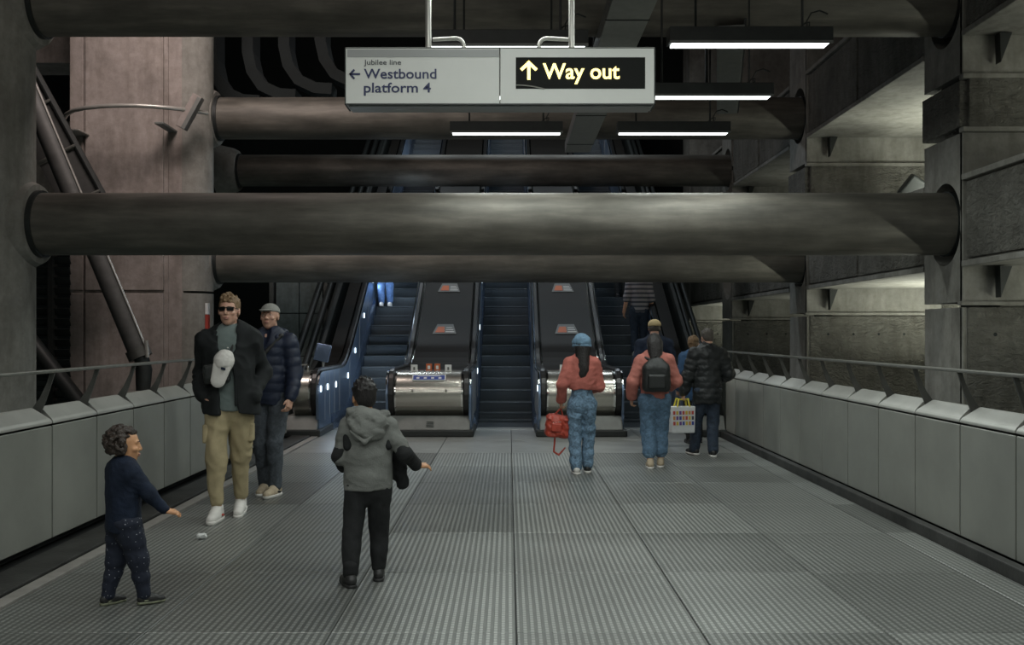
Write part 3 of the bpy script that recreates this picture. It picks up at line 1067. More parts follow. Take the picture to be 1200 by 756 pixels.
# barrel-fronted housings between and beside the escalators
def housing(x0, x1, label, full=True, decals=True):
    w = x1 - x0
    xc = (x0 + x1) / 2
    t = thing('escalator_housing', label, 'escalator housing', (xc, 15.6, 0), 0, 'escalator end housings')
    cy, cz, r = 15.55, .62, .335
    mb = MB()
    n = 20
    a0, a1 = math.pi * .5, math.pi * 1.42
    xs = [x0 + .13, x1 - .13]
    vs = []
    for x in xs:
        for k in range(n + 1):
            a = a0 + (a1 - a0) * k / n
            vs.append((x, cy + r * math.cos(a), cz + r * math.sin(a)))
        vs.append((x, cy + .6, cz - r))
        vs.append((x, cy + .6, cz + r))
    m = n + 3
    fs = [(i, (i + 1) % m, m + (i + 1) % m, m + i) for i in range(m)]
    fs += [tuple(range(m))[::-1], tuple(range(m, 2 * m))]
    mb.add(vs, fs).build('barrel', M['steel'], t, smooth=True)
    for x in (x0 + .125, x1 - .125 - .02):
        mb = MB()
        vs = []
        for xx in (x, x + .02):
            for k in range(n + 1):
                a = a0 + (a1 - a0) * k / n
                vs.append((xx, cy + (r + .012) * math.cos(a), cz + (r + .012) * math.sin(a)))
                vs.append((xx, cy + (r - .03) * math.cos(a), cz + (r - .03) * math.sin(a)))
        fs = []
        for k in range(n):
            a = 2 * k
            b = 2 * (n + 1) + 2 * k
            fs += [(a, a + 1, a + 3, a + 2), (b, b + 2, b + 3, b + 1), (a, a + 2, b + 2, b), (a + 1, b + 1, b + 3, a + 3)]
        fs += [(0, 2 * (n + 1), 2 * (n + 1) + 1, 1), (2 * n, 2 * n + 1, 4 * n + 3, 4 * n + 2)]
        mb.add(vs, fs).build('barrel_rim', M['chrome'], t, smooth=True)
    # centre seam and two screw crosses
    if decals:
        mb = MB()
        for k in range(12):
            a = math.pi * (.62 + .6 * k / 11)
            mb.box((xc - .075, cy + (r + .0) * math.cos(a) - .004, cz + r * math.sin(a) - .03), (xc - .071, cy + r * math.cos(a) + .01, cz + r * math.sin(a) + .03))
        for sx in (-.24, .26):
            mb = MB()
            mb.box((xc + sx - .022, cy - r - .006, cz + .055), (xc + sx + .022, cy - r + .01, cz + .064))
            mb.box((xc + sx - .0045, cy - r - .006, cz + .035), (xc + sx + .0045, cy - r + .01, cz + .085))
            mb.build('screw_cross', M['dark_metal'], t)
    MB().prism([(15.17, .10), (15.30, .30), (16.3, .30), (16.3, .10)], 'x', x0 + .02, x1 - .02).build('plinth', M['mid_metal'], t, .01)
    MB().box((x0 - .04, 15.12, .0), (x1 + .04, 16.3, .105)).build('toe_kick', M['dark_metal'], t, .02)
    if decals:
        g = MB()
        g.add([(xc - .05, 15.195, .135), (xc + .09, 15.195, .135), (xc + .09, 15.265, .24), (xc - .05, 15.265, .24), (xc - .05, 15.22, .135), (xc + .09, 15.22, .135), (xc + .09, 15.29, .24), (xc - .05, 15.29, .24)],
              [(0, 1, 2, 3), (7, 6, 5, 4), (0, 4, 5, 1), (1, 5, 6, 2), (2, 6, 7, 3), (3, 7, 4, 0)])
        g.build('vent_grille', M['dark_metal'], t)
        g2 = MB()
        for k in range(4):
            zz = .15 + .022 * k
            g2.box((xc - .035, 15.190 + .0147 * k, zz), (xc + .075, 15.215 + .0147 * k, zz + .008))
        g2.build('grille_bars', M['mid_metal'], t)
    # deck between the handrails
    mb = MB()
    hz = RAILH - .05
    yl = [15.55] + prof[1:]
    vs, fs = [], []
    for y_ in yl:
        z = base(y_) + hz
        vs += [(x0 + .13, y_, z - .08), (x1 - .13, y_, z - .08), (x1 - .13, y_, z), (x0 + .13, y_, z)]
    for i in range(len(yl) - 1):
        a = 4 * i
        for k in range(4):
            fs.append((a + k, a + (k + 1) % 4, a + 4 + (k + 1) % 4, a + 4 + k))
    fs += [(3, 2, 1, 0), tuple(4 * (len(yl) - 1) + k for k in range(4))]
    d = mb.add(vs, fs).build('deck', M['deck'], t)
    # body below the deck so it is closed from the side
    if decals:
        for yy in (19.1, 20.55, 22.3, 24.2, 26.3):
            z = base(yy) + hz
            R = Euler((math.radians(30), 0, 0)).to_matrix()
            def P(x, v, up=.006):
                return Vector((xc + x, yy, z)) + R @ Vector((0, v, up))
            def quad(pts, th=.004):
                b_ = MB()
                nrm = R @ Vector((0, 0, th))
                vv = [p for p in pts] + [p + nrm for p in pts]
                b_.add(vv, [(3, 2, 1, 0), (4, 5, 6, 7), (0, 1, 5, 4), (1, 2, 6, 5), (2, 3, 7, 6), (3, 0, 4, 7)])
                return b_
            quad([P(-.22, -.16), P(.22, -.16), P(.15, .2), P(-.15, .2)]).build('deck_plate', M['print_grey'], t)
            quad([P(-.17, -.11, .011), P(.0, -.11, .011), P(-.01, .10, .011), P(-.13, .10, .011)]).build('deck_print', M['orange'], t)
            for q in range(3):
                v = -.10 + .075 * q
                quad([P(.02, v, .011), P(.18 - .02 * q, v, .011), P(.18 - .02 * q, v + .018, .011), P(.02, v + .018, .011)]).build('deck_line', M['white'], t)
        # orange and grey notice on top of the barrel, white stickers, blue safety label
        zt = hz + .004
        MB().box((xc - .26, 16.12, zt), (xc + .30, 16.5, zt + .008)).build('top_notice', M['print_grey'], t)
        MB().box((xc - .30, 16.25, zt + .008), (xc + .02, 16.34, zt + .012)).build('notice_stripe', M['red'], t)
        for dx in (-.10, .03):
            MB().box((xc + dx, 16.0, zt + .008), (xc + dx + .09, 16.1, zt + .12)).build('notice_block', M['orange'], t, .004)
            MB().box((xc + dx + .025, 15.995, zt + .035), (xc + dx + .065, 16.0, zt + .09)).build('notice_print', M['white'], t)
        for dx in (-.30, .22):
            s_ = MB().box((xc + dx, 15.62, hz + .0), (xc + dx + .10, 15.63, hz + .12))
            s_.build('white_sticker', M['white'], t, .003)
            MB().tube([(xc + dx + .05, 15.617, hz + .04), (xc + dx + .05, 15.617, hz + .085)], .014, 8).build('sticker_print', M['print_grey'], t)
        a = math.radians(133)
        RR = Euler((-(math.radians(133 - 90)) + 0, 0, 0)).to_matrix()
        # label lies on the barrel skin
        c = Vector((xc - .0, cy + (r + .006) * math.cos(a), cz + (r + .006) * math.sin(a)))
        tng = Vector((0, -math.sin(a), math.cos(a)))
        nrm = Vector((0, math.cos(a), math.sin(a)))
        R2 = Matrix((Vector((1, 0, 0)), -tng, nrm)).transposed()
        MB().obox(c, (.25, .060, .004), R2).build('safety_label', M['white'], t)
        MB().obox(c + nrm * .003, (.235, .046, .004), R2).build('label_field', M['blue_sign'], t)
        for q in range(4):
            MB().obox(c + nrm * .006 + Vector((-.165 + .11 * q, 0, 0)) - R2 @ Vector((0, .012, 0)), (.022, .016, .003), R2).build('label_pictogram', M['white'], t)
        MB().obox(c + nrm * .006 + R2 @ Vector((0, .03, 0)), (.17, .005, .003), R2).build('label_lettering', M['white'], t)
    return t


HW = 2.27 - 2 * CLR
housing(ESC_X[0] + CLR + .0, ESC_X[1] - CLR, 'steel barrel-fronted housing left of the middle escalator with blue label')
housing(ESC_X[1] + CLR, ESC_X[2] - CLR, 'steel barrel-fronted housing right of the middle escalator behind the woman in a blue hat')
housing(ESC_X[0] - CLR - .52, ESC_X[0] - CLR, 'narrow steel barrel end beside the left parapet', decals=False)
housing(ESC_X[2] + CLR, ESC_X[2] + CLR + .52, 'narrow steel barrel end behind the man in the black puffer jacket', decals=False)

# dark inclined pipe bundles and cladding beside the escalators
def bundle(xs, label, yoff=0.0, r=.07):
    t = thing('inclined_pipes', label, 'pipes', (xs[0][0], 18, 0))
    for i, (x, dz) in enumerate(xs):
        MB().tube([(x, 17.0 + yoff, 0.0 + dz + (17.0 + yoff - 18.5) * TAN), (x, 35, base(35 - yoff) + dz)], r, 12).build('pipe', M['dark_metal'], t, smooth=True)
    return t


bundle([(-3.55, .75), (-3.66, .35), (-3.78, 0.6), (-3.92, .15), (-4.05, .45)], 'black pipes climbing beside the left escalator')
bundle([(3.36, .85), (3.42, .4), (3.52, 0.7), (3.62, .15), (3.72, .5)], 'black pipes climbing beside the right escalator', 0, .05)
for s, x, lab in ((-1, -3.40, 'dark sloping cladding left of the escalators'), (1, 3.30, 'dark sloping cladding right of the escalators')):
    mb = MB()
    pts = [(15.9, 0.1), (15.9, .8)] + [(y_, base(y_) + .95) for y_ in prof[3:]] + [(Y_END, 0.1)]
    c_ = thing('side_cladding', lab, 'cladding', (x, 18, 0))
    tops = [(15.95, .8)] + [(y_, base(y_) + .9) for y_ in prof[3:]]
    vs, fs = [], []
    for (yy, zz) in tops:
        vs += [(x - .03, yy, 0.02), (x + .03, yy, 0.02), (x + .03, yy, zz), (x - .03, yy, zz)]
    for i in range(len(tops) - 1):
        a = 4 * i
        for k in range(4):
            fs.append((a + k, a + (k + 1) % 4, a + 4 + (k + 1) % 4, a + 4 + k))
    fs += [(3, 2, 1, 0), tuple(4 * (len(tops) - 1) + k for k in range(4))]
    mb.add(vs, fs).build('cladding_sheet', M['dark_metal'], c_)

# little barrier frame and screen by the left end
bf = thing('barrier_frame', 'small pale square metal frame on the left escalator end beside the parapet', 'frame', (-3.15, 15.6, .9))
for lo, hi in (((-3.27, 15.6, .94), (-3.25, 15.63, 1.06)), ((-3.07, 15.6, .94), (-3.05, 15.63, 1.06)), ((-3.27, 15.6, 1.045), (-3.05, 15.63, 1.065)), ((-3.27, 15.6, .93), (-3.05, 15.63, .945))):
    MB().box(lo, hi).build('frame_bar', M['pipe'], bf)
ds = thing('information_screen', 'small blue slanted screen above the left escalator end', 'screen', (-3.0, 16.4, .93))
MB().obox((-2.98, 16.4, 1.22), (.12, .02, .14), Euler((-.25, .2, 0)).to_matrix()).build('screen_face', M['skirt'], ds, .006)
MB().box((-2.99, 16.41, .90), (-2.96, 16.44, 1.12)).build('screen_post', M['pipe'], ds)

# ------------------------------------------------------------------ left background steelwork
st = thing('diagonal_strut', 'dark diagonal steel strut leaning down to a node in front of the pink lit pier', 'strut', (-6.0, 16.2, 0))
A, B = Vector((-8.0, 16.4, 6.2)), Vector((-5.92, 16.4, 1.20))
MB().tube([A, B], .155, 24).build('strut_shaft', M['mesh_panel'], st, smooth=True)
MB().tube([A + Vector((.17, -.06, 0)), B + Vector((.17, -.06, .02))], .018, 8).build('strut_edge', M['pipe'], st)
MB().tube([B + Vector((-.03, 0, .08)), B + Vector((.03, 0, -.06))], .19, 24).build('strut_collar', M['fin'], st, smooth=True)
MB().tube([B + Vector((.03, 0, 0)), B + Vector((.08, 0, -.25)), B + Vector((.06, 0, -.75))], [.11, .13, .10], 16).build('strut_foot', M['dark_metal'], st, smooth=True)
MB().tube([B + Vector((.15, -.1, .22)), B + Vector((.17, -.1, -.05))], .035, 10).build('pin', M['pipe'], st)
MB().box((-6.05, 16.2, -.2), (-5.45, 16.7, .62)).build('strut_plinth', M['concrete'], st, .02)
st2 = thing('diagonal_strut', 'dark diagonal brace low behind the left railing, between column and pier', 'strut', (-7.4, 17.1, 0))
MB().tube([(-8.6, 17.1, 2.2), (-6.4, 17.1, -.6)], .13, 16).build('strut_shaft', M['dark_metal'], st2, smooth=True)

ip = thing('inclined_panelling', 'dark grey inclined panelling between column and pink lit pier', 'panelling', (-8.3, 16.9, 2.5))
A, B = Vector((-8.10, 16.9, 6.40)), Vector((-6.985, 16.9, 4.36))
dn = (B - A).normalized()
MB().tube([A - dn * 1, B + dn * .8], .055, 10).build('top_chord', M['dark_metal'], ip)
for k in range(5):
    p = A + dn * (.85 * k - .5)
    q = A + dn * (.85 * k + .31)
    dw = Vector((-.62, 0, -.30))
    off = Vector((0, .03, 0))
    vs = [p, q, q + dw, p + dw, p + off, q + off, q + dw + off, p + dw + off]
    MB().add(vs, [(0, 1, 2, 3), (7, 6, 5, 4), (0, 4, 5, 1), (1, 5, 6, 2), (2, 6, 7, 3), (3, 7, 4, 0)]).build('panel', M['mesh_panel'], ip)
    MB().tube([q + Vector((0, -.03, 0)), q + dw + Vector((0, -.03, 0))], .03, 8).build('mullion', M['rail'], ip)

# curved service pipe round the pier with a tilted lamp
cp = thing('curved_pipe', 'pale curved steel pipe bowed round the pink lit pier', 'pipe', (-6.6, 17.0, 5.25))
ctrl = [(76, 150), (74.5, 140), (78, 134), (86, 129.5), (100, 126.5), (120, 124.5), (140, 123.7), (160, 123.7), (180, 124.8), (200, 126.6), (220, 129), (243, 132.5)]
dep = [17.75, 17.65, 17.4, 17.15, 17.0, 16.95, 16.95, 16.98, 17.05, 17.2, 17.4, 17.7]
pts = [((px - 596) * d / 1200, d, 1.53 + (391 - py) * d / 1200) for (px, py), d in zip(ctrl, dep)]
MB().tube(pts, .036, 12).build('pipe', M['pipe'], cp, smooth=True)
MB().box((-7.78, 17.4, 4.98), (-7.30, 17.9, 5.01)).build('bracket', M['pipe'], cp, .01)
MB().box((-5.95, 17.2, 5.05), (-5.8, 17.95, 5.09)).build('bracket', M['mid_metal'], cp, .01)
tl = thing('tilted_lamp', 'pale boxy lamp tilted on the curved pipe', 'light fixture', (-5.42, 17.43, 5.3))
MB().obox((-5.42, 17.43, 5.30), (.085, .09, .31), Euler((0, .50, 0)).to_matrix()).build('lamp_body', M['concrete_pink_lit'], tl, .01)
MB().obox((-5.375, 17.335, 5.265), (.035, .012, .30), Euler((0, .50, 0)).to_matrix()).build('lamp_side', M['mid_metal'], tl, .004)
MB().obox((-5.42, 17.53, 5.27), (.03, .1, .05), Euler((0, .5, 0)).to_matrix()).build('lamp_clamp', M['dark_metal'], tl)

# thin white and red indicator on the pier's round shaft
ind = thing('indicator_light', 'thin upright white and red marker on the round pier shaft beside the sunglasses man', 'marker', (-5.37, 17.95, 1.9))
MB().box((-5.365, 18.10, 1.87), (-5.315, 18.22, 2.07)).build('white_half', M['white'], ind, .004)
MB().box((-5.365, 18.10, 1.53), (-5.315, 18.22, 1.865)).build('red_half', M['red'], ind, .004)

# dark curved brackets high on the left
for i in range(4):
    x = -5.9 + .72 * i
    t = thing('curved_bracket', 'dark J-shaped roof bracket, %s' % ('first beside the pink lit pier', 'second from the pink lit pier', 'third from the pink lit pier', 'fourth from the pink lit pier, closest to the sign')[i], 'bracket', (x, 20.6, 6.4), 0, 'curved brackets under the roof')
    zt = 6.75 + .12 * i
    pts = [(x, 20.6, 8.9), (x, 20.6, zt + .25), (x + .08, 20.6, zt - .12), (x + .28, 20.6, zt - .42), (x + .62, 20.6, zt - .58), (x + .95, 20.6, zt - .60)]
    mb = MB()
    vs, fs = [], []
    for k, p in enumerate(pts):
        d = Vector(pts[min(k + 1, 5)]) - Vector(pts[max(k - 1, 0)])
        n_ = Vector((-d.z, 0, d.x)).normalized() * .11
        for yy in (-.3, .3):
            vs += [Vector(p) + n_ + Vector((0, yy, 0)), Vector(p) - n_ + Vector((0, yy, 0))]
    for k in range(5):
        a = 4 * k
        fs += [(a, a + 4, a + 5, a + 1), (a + 2, a + 3, a + 7, a + 6), (a, a + 2, a + 6, a + 4), (a + 1, a + 5, a + 7, a + 3)]
    fs += [(0, 1, 3, 2), (20, 22, 23, 21)]
    mb.add(vs, fs).build('bracket_rib', M['void'], t)
    MB().box((x - .03, 20.55, 8.8), (x + .03, 20.65, 15.55)).build('bracket_drop', M['dark_metal'], t)

# floodlights on the beam top, right
fl = thing('floodlight', 'black floodlight on a stand on top of the edge beam, against the right pier', 'floodlight', (6.75, 17.1, 3.39))
MB().obox((6.75, 17.1, 3.95), (.16, .12, .20), Euler((.3, .6, 0)).to_matrix()).build('lamp_head', M['dark_metal'], fl, .03)
MB().tube([(6.72, 17.1, 3.85), (6.62, 17.1, 3.39)], .025, 8).build('stand_leg', M['dark_metal'], fl)
MB().tube([(6.75, 17.1, 3.85), (6.86, 17.2, 3.39)], .025, 8).build('stand_leg', M['dark_metal'], fl)
MB().box((6.55, 17.0, 3.39), (6.95, 17.3, 3.41)).build('stand_foot', M['dark_metal'], fl)
for (x, y, lab) in ((6.05, 17.4, 'low black dome on top of the edge beam, right of the lit bay wall'),):
    fd = thing('dome_housing', lab, 'housing', (x, y, 3.39))
    MB().tube([(x, y, 3.39), (x, y, 3.47), (x, y, 3.55), (x, y, 3.59)], [.24, .22, .13, .04], 20).build('dome', M['dark_metal'], fd, smooth=True)
    MB().tube([(x, y, 3.385), (x, y, 3.40)], .26, 20).build('dome_base', M['mid_metal'], fd)

# crumpled paper on the floor
bm = bmesh.new()
bmesh.ops.create_icosphere(bm, subdivisions=2, radius=1)
rnd = random.Random(4)
for v in bm.verts:
    f = .75 + .5 * rnd.random()
    v.co = Vector((v.co.x * .036 * f, v.co.y * .03 * f, max(-.001, .021 + v.co.z * .024 * f)))
me = bpy.data.meshes.new('crumpled_paper')
bm.to_mesh(me)
bm.free()
me.materials.append(M['white'])
pp = bpy.data.objects.new('crumpled_paper', me)
COL.objects.link(pp)
pp.location = ((236 - 596) * 7.62 / 1200, 7.62, .001)
tag(pp, 'small crumpled white paper on the floor ahead of the toddler', 'litter')

# ------------------------------------------------------------------ people: signed-distance bodies turned into meshes
def V(*a):
    return np.array(a, dtype=np.float64)


def prim_rc(a, b, ra, rb, k=.02, op='u', flat=1.0, yaw=0.0, quilt=None):
    return dict(t='rc', a=V(*a), b=V(*b), ra=ra, rb=rb, k=k, op=op, flat=flat, yaw=yaw, q=quilt)


def prim_el(c, r, R=None, k=.02, op='u'):
    return dict(t='el', c=V(*c), r=V(*r), R=None if R is None else np.array(R), k=k, op=op)


def prim_box(c, h, R=None, rd=.005, k=.01, op='u'):
    return dict(t='box', c=V(*c), h=V(*h), R=None if R is None else np.array(R), rd=rd, k=k, op=op)


def rot(rx=0, ry=0, rz=0):
    return np.array(Euler((rx, ry, rz)).to_matrix())


def prim_bbox(p, h):
    m = p['k'] + 2.5 * h
    if p['t'] == 'rc':
        r = max(p['ra'], p['rb']) + (p['q'][0] if p['q'] else 0)
        return np.minimum(p['a'], p['b']) - r - m, np.maximum(p['a'], p['b']) + r + m
    if p['t'] == 'el':
        r = float(max(p['r'])) if p['R'] is not None else p['r']
        return p['c'] - r - m, p['c'] + r + m
    r = float(np.linalg.norm(p['h'])) + p['rd'] if p['R'] is not None else p['h'] + p['rd']
    return p['c'] - r - m, p['c'] + r + m


def prim_dist(p, X, Y, Z):
    if p['t'] == 'rc':
        a, b = p['a'], p['b']
        px, py, pz = X - a[0], Y - a[1], Z - a[2]
        d = b - a
        f = p['flat']
        if f != 1.0:
            c, s = math.cos(p['yaw']), math.sin(p['yaw'])
            px, py = px * c + py * s, (-px * s + py * c) / f
            d = V(d[0] * c + d[1] * s, (-d[0] * s + d[1] * c) / f, d[2])
        L2 = float(d @ d) + 1e-9
        t = np.clip((px * d[0] + py * d[1] + pz * d[2]) / L2, 0, 1)
        dist = np.sqrt((px - t * d[0]) ** 2 + (py - t * d[1]) ** 2 + (pz - t * d[2]) ** 2)
        r = p['ra'] + (p['rb'] - p['ra']) * t
        if p['q']:
            amp, per = p['q']
            r = r + amp * np.abs(np.sin(math.pi * t * math.sqrt(L2) / per)) ** .6
        return (dist - r) * (f if f < 1 else 1.0) ** .5
    px, py, pz = X - p['c'][0], Y - p['c'][1], Z - p['c'][2]
    if p['R'] is not None:
        R = p['R']
        px, py, pz = (px * R[0, 0] + py * R[1, 0] + pz * R[2, 0], px * R[0, 1] + py * R[1, 1] + pz * R[2, 1], px * R[0, 2] + py * R[1, 2] + pz * R[2, 2])
    if p['t'] == 'el':
        r = p['r']
        k0 = np.sqrt((px / r[0]) ** 2 + (py / r[1]) ** 2 + (pz / r[2]) ** 2)
        k1 = np.sqrt((px / r[0] ** 2) ** 2 + (py / r[1] ** 2) ** 2 + (pz / r[2] ** 2) ** 2) + 1e-6
        return k0 * (k0 - 1) / k1
    h = p['h']
    qx, qy, qz = np.abs(px) - h[0], np.abs(py) - h[1], np.abs(pz) - h[2]
    o = np.sqrt(np.maximum(qx, 0) ** 2 + np.maximum(qy, 0) ** 2 + np.maximum(qz, 0) ** 2)
    return o + np.minimum(np.maximum(qx, np.maximum(qy, qz)), 0) - p['rd']


def folds(amp, seed, freq=38, stretch=(1, 1, 1)):
    rg = np.random.RandomState(seed)
    ks = rg.normal(size=(5, 3)) * np.array(stretch) * freq * rg.uniform(.6, 1.3, (5, 1)) / 1.6
    ph = rg.uniform(0, 6.28, 5)

    def f(X, Y, Z):
        r = 0
        for kk, p in zip(ks, ph):
            w = np.sin(X * kk[0] + Y * kk[1] + Z * kk[2] + p)
            r = r + w
        r2 = 0
        for kk, p in zip(ks[::-1], ph):
            r2 = r2 + np.sin(X * kk[1] * 2.1 + Y * kk[2] * 2.1 + Z * kk[0] * 2.1 + p * 3 + .6 * r)
        # sharpened creases
        return amp * (r / 2.5 + .55 * (np.abs(r2) - 2.6) / 1.6)
    return f


def sdf_mesh(name, prims, h, disp=None):
    lo = np.min([prim_bbox(p, h)[0] for p in prims if p['op'] == 'u'], axis=0)
    hi = np.max([prim_bbox(p, h)[1] for p in prims if p['op'] == 'u'], axis=0)
    n = np.ceil((hi - lo) / h).astype(int) + 1
    ax = [lo[i] + h * np.arange(n[i]) for i in range(3)]
    F = np.full(tuple(n), .5)
    for p in prims:
        a, b = prim_bbox(p, h)
        i0 = np.clip(np.floor((a - lo) / h).astype(int), 0, n - 1)
        i1 = np.clip(np.ceil((b - lo) / h).astype(int) + 1, 1, n)
        if np.any(i1 <= i0):
            continue
        sl = tuple(slice(i0[i], i1[i]) for i in range(3))
        X = ax[0][sl[0]][:, None, None]
        Y = ax[1][sl[1]][None, :, None]
        Z = ax[2][sl[2]][None, None, :]
        d = prim_dist(p, X, Y, Z)
        G = F[sl]
        k = max(p['k'], 1e-5)
        if p['op'] == 'u':
            m = np.clip(.5 + .5 * (G - d) / k, 0, 1)
            F[sl] = G * (1 - m) + d * m - k * m * (1 - m)
        else:
            d = -d
            m = np.clip(.5 - .5 * (G - d) / k, 0, 1)
            F[sl] = G * (1 - m) + d * m + k * m * (1 - m)
    if disp is not None:
        F = F + np.where(np.abs(F) < .06, disp(ax[0][:, None, None], ax[1][None, :, None], ax[2][None, None, :]), 0)
    S = F < 0
    # surface nets
    c = np.zeros(tuple(n - 1), np.int8)
    offs = [(i, j, k) for i in (0, 1) for j in (0, 1) for k in (0, 1)]
    for (i, j, k) in offs:
        c += S[i:n[0] - 1 + i, j:n[1] - 1 + j, k:n[2] - 1 + k]
    act = (c > 0) & (c < 8)
    idx = np.argwhere(act)
    vid = np.full(c.shape, -1, np.int64)
    vid[act] = np.arange(len(idx))
    val = {o: F[idx[:, 0] + o[0], idx[:, 1] + o[1], idx[:, 2] + o[2]] for o in offs}
    acc = np.zeros((len(idx), 3))
    cnt = np.zeros(len(idx))
    for o in offs:
        for axi in range(3):
            if o[axi] == 0:
                o2 = list(o)
                o2[axi] = 1
                o2 = tuple(o2)
                va, vb = val[o], val[o2]
                m = (va < 0) != (vb < 0)
                t = np.where(m, va / np.where(m, va - vb, 1), 0)
                P = np.zeros((len(idx), 3)) + np.array(o)
                P[:, axi] = t
                acc += P * m[:, None]
                cnt += m
    verts = lo + h * (idx + acc / cnt[:, None])
    quads = []
    for axi in range(3):
        u, w = (axi + 1) % 3, (axi + 2) % 3
        sa = [slice(None)] * 3
        sb = [slice(None)] * 3
        sa[axi] = slice(0, n[axi] - 1)
        sb[axi] = slice(1, n[axi])
        A, B = S[tuple(sa)], S[tuple(sb)]
        e = np.argwhere(A != B)
        if not len(e):
            continue
        e = e[(e[:, u] > 0) & (e[:, w] > 0) & (e[:, u] < n[u] - 1) & (e[:, w] < n[w] - 1)]
        ins = A[e[:, 0], e[:, 1], e[:, 2]]

        def cell(du, dw):
            q = e.copy()
            q[:, u] -= du
            q[:, w] -= dw
            return vid[q[:, 0], q[:, 1], q[:, 2]]
        Q = np.stack([cell(1, 1), cell(0, 1), cell(0, 0), cell(1, 0)], 1)
        Q[~ins] = Q[~ins][:, ::-1]
        quads.append(Q)
    Q = np.concatenate(quads)
    Q = Q[(Q >= 0).all(1)]
    # two rounds of light smoothing
    for _ in range(2):
        sm = np.zeros_like(verts)
        ct = np.zeros(len(verts))
        for a_ in range(4):
            b_ = (a_ + 1) % 4
            np.add.at(sm, Q[:, a_], verts[Q[:, b_]])
            np.add.at(ct, Q[:, a_], 1)
        verts = verts * .55 + .45 * sm / np.maximum(ct, 1)[:, None]
    me = bpy.data.meshes.new(name)
    me.vertices.add(len(verts))
    me.vertices.foreach_set('co', verts.ravel())
    me.loops.add(len(Q) * 4)
    me.loops.foreach_set('vertex_index', Q.ravel())
    me.polygons.add(len(Q))
    me.polygons.foreach_set('loop_start', np.arange(0, len(Q) * 4, 4))
    try:
        me.polygons.foreach_set('loop_total', np.full(len(Q), 4))
    except Exception:
        pass
    me.polygons.foreach_set('use_smooth', np.ones(len(Q), bool))
    me.update(calc_edges=True)
    me.validate()
    return me


def part(name, prims, h, mat, parent, disp=None, label=None):
    me = sdf_mesh(name, prims, h, disp)
    me.materials.append(mat)
    o = bpy.data.objects.new(name, me)
    COL.objects.link(o)
    o.parent = parent
    if label:
        o['label'] = label
    return o


def ik(a, c, l1, l2, pole):
    a, c, pole = V(*a), V(*c), V(*pole)
    d = c - a
    D = np.linalg.norm(d)
    D2 = min(D, (l1 + l2) * .999)
    u = d / D
    c = a + u * D2
    x = (l1 * l1 - l2 * l2 + D2 * D2) / (2 * D2)
    hh = math.sqrt(max(l1 * l1 - x * x, 0))
    n = pole - u * (pole @ u)
    n = n / (np.linalg.norm(n) + 1e-9)
    return a + u * x + n * hh, c


